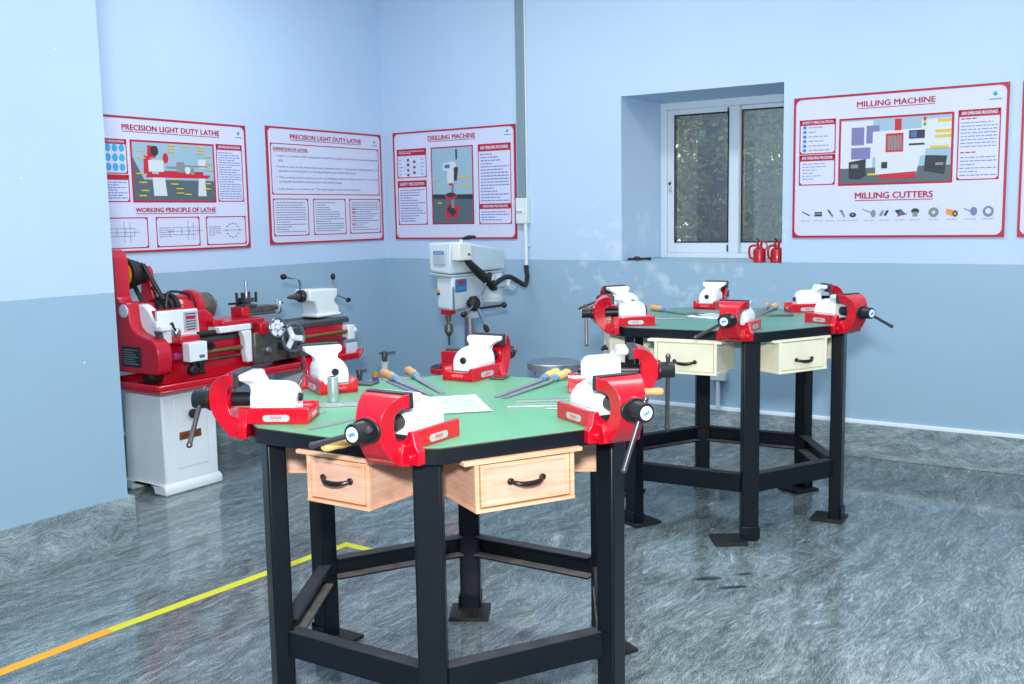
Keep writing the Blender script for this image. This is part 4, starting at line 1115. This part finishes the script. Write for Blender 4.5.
lp(MB().tube([(.705, -2.55, .868), (.712, -2.572, .893), (.715, -2.588, .918)], [.005, .006, .010], 10), 'lever_arm', M_RUBBER, lvo)
wb_ = MB(); rg = []
for yy in (-2.655, -2.60):
    rg.append([(.535 + .128 * cos(a), yy, .86 + .158 * sin(a)) for a in [-.2 + (pi / 2 + .3) * q / 12 for q in range(13)]] + [(.45, yy, .86)])
wb_.loft(rg); lp(wb_, 'white_band', M_LW, bevel=.004)
ch = MB()
for q in range(5): ch.rev((.672 + q * .004, -2.655, .885 - q * .012), (.700 + q * .004, -2.655, .885 - q * .012), [(0, .016), (1, .014)], 10)
lp(ch, 'change_gears', M_DKSTEEL)
lp(MB().box(.672, .735, -2.672, -2.60, .882, .910).box(.672, .71, -2.68, -2.65, .90, .935), 'gear_lever', M_LW, bevel=.005)
# end gear cover
gp = [(.20, .66), (.735, .655), (.757, .665), (.768, .70), (.769, .775), (.755, .815), (.72, .842), (.65, .855), (.595, .870), (.560, .895), (.545, .935), (.540, 1.01), (.525, 1.032), (.465, 1.036), (.447, 1.055), (.445, 1.245), (.432, 1.285), (.40, 1.310), (.33, 1.310), (.29, 1.29), (.26, 1.24), (.24, 1.0), (.20, .9)]
gc = lp(MB().prism(gp, 'y', -2.725, -2.635), 'gear_cover', M_LRED, bevel=.008, seg=3)
lp(MB().rev((.505, -2.724, .988), (.505, -2.731, .988), [(0, .036), (1, .034)], 24), 'cover_disc', mat('pale_disc', (190, 204, 214), .4), gc)
np2 = MB(); np2.box(.472, .628, -2.731, -2.724, .690, .80); n2 = lp(np2, 'name_plate', mat('dark_plate', (38, 46, 56), .4, metal=.3), gc, bevel=.002)
q = MB()
for i in range(7): q.box(.485, .61 - (i % 3) * .02, -2.7315, -2.731, .705 + i * .0125, .709 + i * .0125)
lp(q, 'plate_lettering', mat('plate_grey', (120, 132, 142), .5), n2, smooth=False)
lp(MB().rev((.62, -2.70, .645), (.62, -2.60, .645), [(0, .035), (.2, .05), (.8, .05), (1, .035)], 18), 'cover_foot_roller', M_RUBBER)
# countershaft pulley, bracket, belt, spindle pulley
bk = MB(); bk.prism([(.30, 1.0), (.42, 1.0), (.40, 1.10), (.385, 1.19), (.36, 1.215), (.33, 1.20), (.31, 1.10)], 'y', -2.47, -2.435); bk.box(.32, .52, -2.64, -2.44, .985, 1.02); lp(bk, 'pulley_bracket', M_LRED, bevel=.006)
pu = MB(); pu.rev((.35, -2.60, 1.175), (.35, -2.475, 1.175), [(0, .070), (.02, .088), (.16, .088), (.20, .070), (.24, .078), (.40, .078), (.44, .060), (.48, .068), (.64, .068), (.68, .050), (.72, .058), (.9, .058), (1, .05)], 32); puo = lp(pu, 'cone_pulley', M_RUBBER)
lp(MB().rev((.35, -2.606, 1.175), (.35, -2.596, 1.175), [(0, .062), (.3, .068), (1, .068)], 28), 'pulley_face', M_YELLOW, puo)
lp(MB().cyl((.35, -2.64, 1.175), (.35, -2.45, 1.175), .014, n=14), 'countershaft', M_STEEL)
su = MB(); su.rev((.50, -2.54, .975), (.50, -2.415, .975), [(0, .050), (.03, .058), (.22, .058), (.25, .050), (.28, .068), (.46, .068), (.49, .058), (.52, .078), (.70, .078), (.73, .068), (.76, .088), (.97, .088), (1, .08)], 32); lp(su, 'spindle_pulley', M_RUBBER)
bl = MB()
for (x0, z0, x1, z1) in ((.405, 1.225, .565, 1.035), (.29, 1.14, .44, .935)): bl.obox(((x0 + x1) / 2, -2.515, (z0 + z1) / 2), Vector((x1 - x0, 0, z1 - z0)).normalized(), (0, 1, 0), Vector((z0 - z1, 0, x1 - x0)).normalized(), math.hypot(x1 - x0, z1 - z0) / 2, .012, .005)
lp(bl, 'drive_belt', M_RUBBER)
lp(MB().tube([(.56, -2.50, .99), (.56, -2.485, 1.055), (.56, -2.465, 1.075), (.56, -2.37, 1.062), (.56, -2.34, 1.045), (.58, -2.32, .985)], .007, 10), 'lift_handle', M_BLACK)
lp(MB().tube([(.46, -2.50, 1.09), (.48, -2.49, 1.03), (.50, -2.49, 1.0)], .008, 8).ball((.46, -2.50, 1.095), .013, 8), 'belt_lever', M_BLACK)
# chuck
lp(MB().rev((.50, -2.315, .970), (.50, -2.25, .970), [(0, .094), (.12, .104), (.7, .104), (.9, .096), (1, .07)], 40), 'chuck_guard', M_LRED)
cu = MB(); cu.rev((.50, -2.25, .970), (.50, -2.165, .970), [(0, .074), (.1, .080), (.92, .080), (1, .075)], 36); cuo = lp(cu, 'chuck', M_DKSTEEL)
for q_ in range(3):
    a = q_ * 2 * pi / 3 + .5; jm = MB(); jm.obox((.50 + .04 * cos(a), -2.155, .97 + .04 * sin(a)), (cos(a), 0, sin(a)), (0, 1, 0), (-sin(a), 0, cos(a)), .028, .014, .010); lp(jm, 'chuck_jaw', M_STEEL, cuo, bevel=.002)
lp(MB().rev((.50, -2.165, .97), (.50, -2.10, .97), [(0, .022), (.5, .022), (.55, .016), (1, .010)], 18), 'spindle_nose', M_STEEL, cuo)
# switch box on the front
sb = MB(); sb.box(.745, .805, -2.552, -2.433, .708, .812); sbo = lp(sb, 'switch_box', M_LW, bevel=.005)
lp(MB().box(.805, .8065, -2.49, -2.455, .725, .742), 'switch_label', M_PTXT, sbo, smooth=False)
lp(MB().box(.67, .75, -2.565, -2.435, .80, .845), 'switch_mount', M_LRED, bevel=.006)
pg = MB(); pg.box(.755, .785, -2.515, -2.49, .64, .708).box(.755, .785, -2.47, -2.445, .635, .708); pg.rev((.76, -2.515, .66), (.80, -2.515, .66), [(0, .03), (.7, .03), (1, .02)], 16); pg.tube([(.77, -2.51, .69), (.78, -2.475, .645), (.77, -2.435, .64)], .012, 8); lp(pg, 'foot_lever', M_BLACK, bevel=.003)
lp(MB().rev((.70, -2.58, .735), (.70, -2.50, .735), [(0, .02), (.4, .024), (.6, .016), (1, .016)], 14), 'shaft_collar', mat('magenta_collar', (176, 60, 120), .4))
lp(MB().rev((.68, -2.33, .77), (.735, -2.33, .77), [(0, .018), (.6, .020), (1, .012)], 14), 'stop_knob', M_BLACK)
# carriage: saddle, apron, slides
sd = MB(); sd.box(.43, .735, -2.285, -2.055, .832, .868); sd.prism([(-2.13, .831), (-2.055, .831), (-2.055, .645), (-2.095, .645), (-2.105, .70), (-2.108, .79)], 'x', .69, .735)
lp(sd, 'saddle', M_LW, bevel=.006)
ca = MB(); ca.box(.705, .755, -2.054, -1.655, .628, .812); cao = lp(ca, 'apron', M_DKSTEEL, bevel=.008)
for (yy, zz, r_, h_, m_) in ((-1.965, .705, .022, .03, M_STEEL), (-1.865, .775, .020, .03, M_DKSTEEL2), (-1.86, .715, .02, .035, M_BLACK), (-1.80, .655, .018, .025, M_DKSTEEL2)):
    lp(MB().rev((.755, yy, zz), (.755 + h_, yy, zz), [(0, r_), (.6, r_), (1, r_ * .6)], 16), 'apron_knob', m_, cao)
lp(MB().tube([(.79, -1.86, .715), (.80, -1.845, .68), (.80, -1.835, .655)], [.006, .006, .010], 8), 'apron_lever', M_BLACK, cao)
cs = MB(); cs.box(.45, .72, -2.25, -1.935, .868, .892); cs.box(.70, .775, -2.02, -1.925, .80, .866); cs.box(.47, .70, -2.295, -2.22, .868, .905)
lp(cs, 'cross_slide', M_LRED, bevel=.006)
lp(MB().box(.50, .60, -2.0, -1.94, .892, .95), 'slide_block', M_LRED, bevel=.005)
cp_ = MB(); cp_.box(.515, .585, -1.939, -1.735, .908, .945); cp_.box(.51, .59, -1.939, -1.72, .892, .908); cp_.cyl((.55, -1.74, .926), (.55, -1.68, .926), .016, n=14); lp(cp_, 'compound_slide', M_DKSTEEL, bevel=.005)


def wheel(name, c, axis, R0, mats, spokes, handle_at, par=None):
    c = Vector(c); ax = Vector(axis).normalized(); u, v = MB.frame(ax)
    ro = lp(MB().torus(c, ax, R0, R0 * .13, 36, 10), name, mats[0], par)
    d = MB(); d.rev(c - ax * .012, c + ax * .014, [(0, R0 * .28), (.6, R0 * .28), (1, R0 * .16)], 20)
    for k in range(spokes):
        a = 2 * pi * k / spokes + .9; dr_ = u * cos(a) + v * sin(a); tn = ax.cross(dr_)
        d.obox(c + dr_ * R0 * .55 - ax * .002, dr_, tn, ax, R0 * .42, R0 * (.20 if spokes < 4 else .34), .005)
    lp(d, 'wheel_web', mats[1], ro)
    hp = c + (u * cos(handle_at) + v * sin(handle_at)) * R0 * .62
    lp(MB().rev(hp, hp + ax * R0 * .75, [(0, R0 * .08), (.2, R0 * .09), (.7, R0 * .14), (1, R0 * .09)], 14), 'wheel_grip', M_BLACK, ro)
    return ro


M_RIM = mat('grey_wheel_rim', (112, 126, 136), .3, metal=.6)
wheel('carriage_handwheel', (.80, -1.795, .760), (1, -.05, .05), .082, (M_RIM, M_LW), 3, 2.2)
lp(MB().cyl((.75, -1.795, .760), (.80, -1.795, .760), .016, n=14), 'wheel_shaft', M_DKSTEEL)
wheel('cross_slide_handwheel', (.85, -1.965, .838), (1, -.1, .05), .054, (M_RIM, M_LW), 5, 3.2)
lp(MB().cyl((.775, -1.965, .838), (.85, -1.965, .838), .018, n=14), 'wheel_shaft', M_BRASS)
wheel('compound_handwheel', (.55, -1.672, .926), (.25, 1, 0), .040, (M_CHROME, M_LW), 5, 5.2)
tp = MB(); tp.box(.505, .595, -1.965, -1.875, .945, .962); tp.box(.515, .585, -1.955, -1.885, .975, 1.0); tp.box(.53, .57, -1.94, -1.90, .96, .98); tpo = lp(tp, 'tool_post', M_DKSTEEL2, bevel=.003)
for (x, y) in ((.52, -1.965), (.52, -1.87), (.58, -1.965), (.58, -1.87), (.55, -1.95)): lp(MB().cyl((x, y, .972), (x, y, 1.032), .008, n=10), 'tool_screw', M_BLACK, tpo)
lp(MB().rev((.55, -1.918, 1.0), (.55, -1.918, 1.105), [(0, .012), (.4, .012), (.45, .009), (1, .008)], 12), 'post_stud', M_STEEL, tpo)
lp(MB().box(.505, .525, -2.02, -1.88, .962, .974), 'cutting_tool', M_BLACK, tpo)
# tailstock
ts = MB(); ts.prism([(-1.335, .83), (-1.145, .83), (-1.145, .89), (-1.17, .905), (-1.185, .93), (-1.155, .955), (-1.15, 1.005), (-1.41, 1.012), (-1.41, .935), (-1.365, .93), (-1.35, .90)], 'x', .43, .565); ts.box(.42, .58, -1.36, -1.14, .828, .85)
tso = lp(ts, 'tailstock', M_LW, bevel=.012, seg=3)
lp(MB().rev((.50, -1.408, .970), (.50, -1.535, .970), [(0, .036), (.22, .036), (.25, .022), (.5, .022), (.52, .015), (.8, .015), (1, .008)], 20), 'quill', M_DKSTEEL2, tso)
lp(MB().rev((.50, -1.406, .970), (.50, -1.44, .970), [(0, .040), (.8, .040), (1, .034)], 22), 'quill_collar', M_BLACK, tso)
lp(MB().tube([(.50, -1.425, 1.0), (.50, -1.425, 1.05), (.50, -1.44, 1.075), (.50, -1.475, 1.085), (.50, -1.55, 1.10)], [.008, .008, .008, .008, .007], 10), 'clamp_lever', M_CHROME, tso)
lp(MB().ball((.50, -1.565, 1.102), .018, 10, sy=1.3), 'lever_ball', M_RUBBER, tso)
lp(MB().rev((.50, -1.150, .972), (.50, -1.110, .972), [(0, .030), (.4, .034), (.8, .028), (1, .014)], 18), 'capstan_boss', M_BRASS, tso)
lp(MB().cyl((.50, -1.125, .975), (.50, -1.125, 1.065), .006, n=10).cyl((.50, -1.115, .965), (.53, -1.04, .925), .006, n=10), 'capstan_rod', M_CHROME, tso)
lp(MB().ball((.50, -1.125, 1.078), .016, 10, sz=1.4), 'capstan_grip', M_RUBBER, tso); lp(MB().ball((.535, -1.025, .917), .016, 10, sy=1.3), 'capstan_grip', M_RUBBER, tso)

# ================================================================== DRILL PRESS
DW = M_DWHITE
dpr = thing('drill_press', 'white pillar drill press with red table, standing near the room corner', 'drill press', (1.30, -.70, 0))


def dp(mb, name, m, par=None, **k): return mb.build(name, m, par or dpr, world=True, **k)


bs = MB(); bs.prism([(1.10, -1.14), (1.50, -1.14), (1.50, -.56), (1.10, -.56)], 'z', 0, .05); bs.box(1.18, 1.42, -.80, -.60, .05, .09); dp(bs, 'base', M_LRED, bevel=.012)
dp(MB().cyl((1.30, -.70, .08), (1.30, -.70, .90), .038, n=28), 'column', M_STEEL)
dp(MB().rev((1.30, -.70, .80), (1.30, -.70, .90), [(0, .060), (.25, .075), (1, .085)], 28), 'head_collar', DW)
# belt housing: tall at the front, tapering towards the wall
hd = MB(); hd.loft([[(1.205, -1.0, 1.292), (1.215, -1.005, 1.115), (1.372, -1.005, 1.098), (1.385, -1.0, 1.297)], [(1.19, -.93, 1.297), (1.195, -.93, 1.108), (1.395, -.93, 1.100), (1.40, -.93, 1.300)], [(1.19, -.70, 1.275), (1.195, -.70, 1.108), (1.395, -.70, 1.104), (1.40, -.70, 1.272)], [(1.20, -.36, 1.230), (1.205, -.36, 1.108), (1.355, -.36, 1.100), (1.360, -.36, 1.230)]])
hdo = dp(hd, 'belt_housing', DW, bevel=.012, seg=3)
rim = MB(); rim.loft([[(1.21, -1.008, 1.108), (1.378, -1.008, 1.094), (1.402, -.93, 1.094), (1.402, -.70, 1.097), (1.362, -.355, 1.094), (1.20, -.355, 1.1), (1.19, -.93, 1.1)], [(1.215, -1.0, 1.088), (1.374, -1.0, 1.078), (1.392, -.93, 1.080), (1.392, -.70, 1.083), (1.355, -.36, 1.080), (1.205, -.36, 1.085), (1.195, -.93, 1.08)]]); dp(rim, 'housing_rim', DW, bevel=.004)
lg = MB(); lg.box(1.255, 1.345, -1.0125, -1.004, 1.160, 1.250); lo_ = dp(lg, 'logo_panel', mat('logo_grey', (168, 190, 200), .4), hdo, bevel=.002)
q = MB(); add_text(q, 'KDDA', (1.260, 1.340, 1.222, 1.244), lambda a, z: Vector((a, -1.0132, z)), 0, .03); dp(q, 'logo_lettering', mat('logo_blue', (30, 90, 190), .4), lo_, smooth=False)
q = MB()
for i in range(4): q.box(1.264, 1.334 - (i % 2) * .02, -1.0130, -1.0124, 1.172 + i * .011, 1.176 + i * .011)
dp(q, 'logo_small_print', M_INK, lo_, smooth=False)
# spindle head
sh_ = MB(); sh_.loft([[(1.248, -.985, 1.085), (1.385, -.985, 1.085), (1.395, -.66, 1.085), (1.215, -.66, 1.085)], [(1.25, -.99, .875), (1.375, -.99, .868), (1.375, -.66, .868), (1.225, -.66, .875)]]); sho = dp(sh_, 'spindle_head', DW, bevel=.02, seg=3)
dp(MB().rev((1.30, -.93, .875), (1.30, -.93, .842), [(0, .044), (.3, .050), (1, .046)], 24), 'depth_collar', M_LRED)
qd = MB(); qd.rev((1.30, -.93, .845), (1.30, -.93, .700), [(0, .019), (.30, .018), (.32, .012), (.46, .012), (.47, .024), (.55, .028), (.80, .028), (.84, .022), (.92, .016), (1, .010)], 22); dp(qd, 'chuck', M_DKSTEEL)
dp(MB().rev((1.30, -.93, .702), (1.30, -.93, .640), [(0, .006), (.85, .006), (1, .001)], 10), 'drill_bit', M_DKSTEEL2)
pn = MB(); pn.box(1.378, 1.389, -.96, -.845, .985, 1.065); pno = dp(pn, 'control_panel', mat('panel_blue', (70, 100, 150), .4), sho, bevel=.002)
dp(MB().box(1.389, 1.391, -.93, -.88, 1.035, 1.055), 'panel_red_mark', M_PRED, pno, smooth=False); dp(MB().box(1.389, 1.391, -.95, -.86, .995, 1.02), 'panel_print', M_BLUE, pno, smooth=False)
for (x, z, m_) in ((1.272, 1.0, M_YELLOW), (1.274, .975, M_BLACK)): dp(MB().rev((x, -.985, z), (x, -1.0, z), [(0, .009), (1, .008)], 12), 'button', m_, sho)
dp(MB().cyl((1.386, -.985, .88), (1.386, -.985, 1.02), .006, n=8), 'depth_rod', M_STEEL, sho)
# feed handles
fh = MB(); fh.rev((1.375, -.82, .905), (1.45, -.82, .905), [(0, .022), (.3, .022), (.4, .046), (.75, .050), (1, .034)], 22); fho = dp(fh, 'feed_hub', M_RUBBER)
for (dy, dz, n_) in ((.10, .165, 1), (.06, -.16, 1), (-.17, -.05, 0)):
    A = Vector((1.43, -.82, .905)); Bq = A + Vector((.04, dy, dz)); dp(MB().cyl(A, Bq, .007, n=10), 'feed_rod', M_CHROME, fho); dd = (Bq - A).normalized(); dp(MB().rev(Bq - dd * .025, Bq + dd * .03, [(0, .008), (.3, .016), (.8, .018), (1, .010)], 12), 'feed_grip', M_RUBBER, fho)
dp(MB().cyl((1.38, -.70, .862), (1.45, -.55, .872), .008, n=8).ball((1.46, -.535, .873), .02, 8), 'lock_lever', M_BLACK)
# motor behind
mo = MB(); mo.rev((1.29, -.44, 1.085), (1.29, -.44, .865), [(0, .068), (.05, .078), (.70, .080), (.75, .088), (.9, .085), (1, .060)], 30); moo = dp(mo, 'motor', DW)
dp(MB().box(1.34, 1.40, -.50, -.40, .985, 1.06).cyl((1.36, -.36, 1.0), (1.42, -.36, 1.0), .05, n=20), 'terminal_box', DW, moo, bevel=.01)
# switch box on the housing and the black hose to the wall pipe
sw = MB(); sw.box(1.392, 1.452, -1.0, -.875, 1.185, 1.292); swo = dp(sw, 'switch_box', mat('ivory_box', (226, 232, 222), .4), bevel=.004)
dp(MB().box(1.4525, 1.454, -.915, -.89, 1.212, 1.228), 'switch_label', M_PTXT, swo, smooth=False)
dp(MB().cyl((1.42, -.94, 1.29), (1.42, -.94, 1.315), .012, n=10), 'box_stem', DW, swo); dp(MB().tube([(1.42, -.93, 1.318), (1.43, -.87, 1.325), (1.435, -.81, 1.328)], [.008, .015, .008], 8), 'box_toggle', M_BLACK, swo)
hz = MB(); hz.tube([(1.43, -.90, 1.188), (1.44, -.86, 1.15), (1.45, -.78, 1.09), (1.46, -.69, 1.03), (1.455, -.655, 1.0), (1.44, -.61, .99)], [.018, .024, .030, .030, .024, .018], 12)
dp(hz, 'cable_sleeve', M_RUBBER)
dp(MB().torus((1.457, -.70, 1.05), (.1, .45, -.85), .030, .004, 20, 6), 'cable_tie', M_PVC)
dp(MB().tube([(1.44, -.66, .995), (1.45, -.56, 1.04), (1.45, -.46, 1.055), (1.44, -.34, 1.02), (1.41, -.22, .985), (1.365, -.12, .985), (1.33, -.05, 1.03), (1.312, -.032, 1.075), (1.312, -.030, 1.108)], .0165, 12), 'flexible_conduit', M_RUBBER)
# table with machine vise on it
tb = MB(); tb.rev((1.32, -.93, .468), (1.32, -.93, .508), [(0, .132), (.1, .142), (.9, .142), (1, .138)], 40); tbo = dp(tb, 'drill_table', M_LRED)
dp(MB().rev((1.32, -.93, .507), (1.32, -.93, .512), [(0, .136), (1, .134)], 40), 'table_surface', M_PLATE, tbo)
dp(MB().box(1.265, 1.335, -.82, -.66, .474, .50).cyl((1.30, -.70, .43), (1.30, -.70, .53), .062, n=24), 'table_arm', M_LRED, tbo, bevel=.006)
mv = thing('machine_vise', 'small dark drill vise clamped on the round red drill table', 'vise', (1.34, -.93, .5135), .35)
MB().box(-.055, .055, -.075, .075, 0, .022).box(-.05, .05, -.06, -.035, .022, .075).build('base', M_LRED, mv, bevel=.004)
MB().box(-.048, .048, .005, .035, .022, .08).build('jaw', M_DKSTEEL, mv, bevel=.003)
MB().cyl((0, .03, .045), (0, .125, .045), .010, n=12).build('screw', M_STEEL, mv)
MB().cyl((-.05, .118, .045), (.05, .118, .045), .005, n=8).build('screw_bar', M_STEEL, mv)
mv.scale = (1.3, 1.3, 1.35)
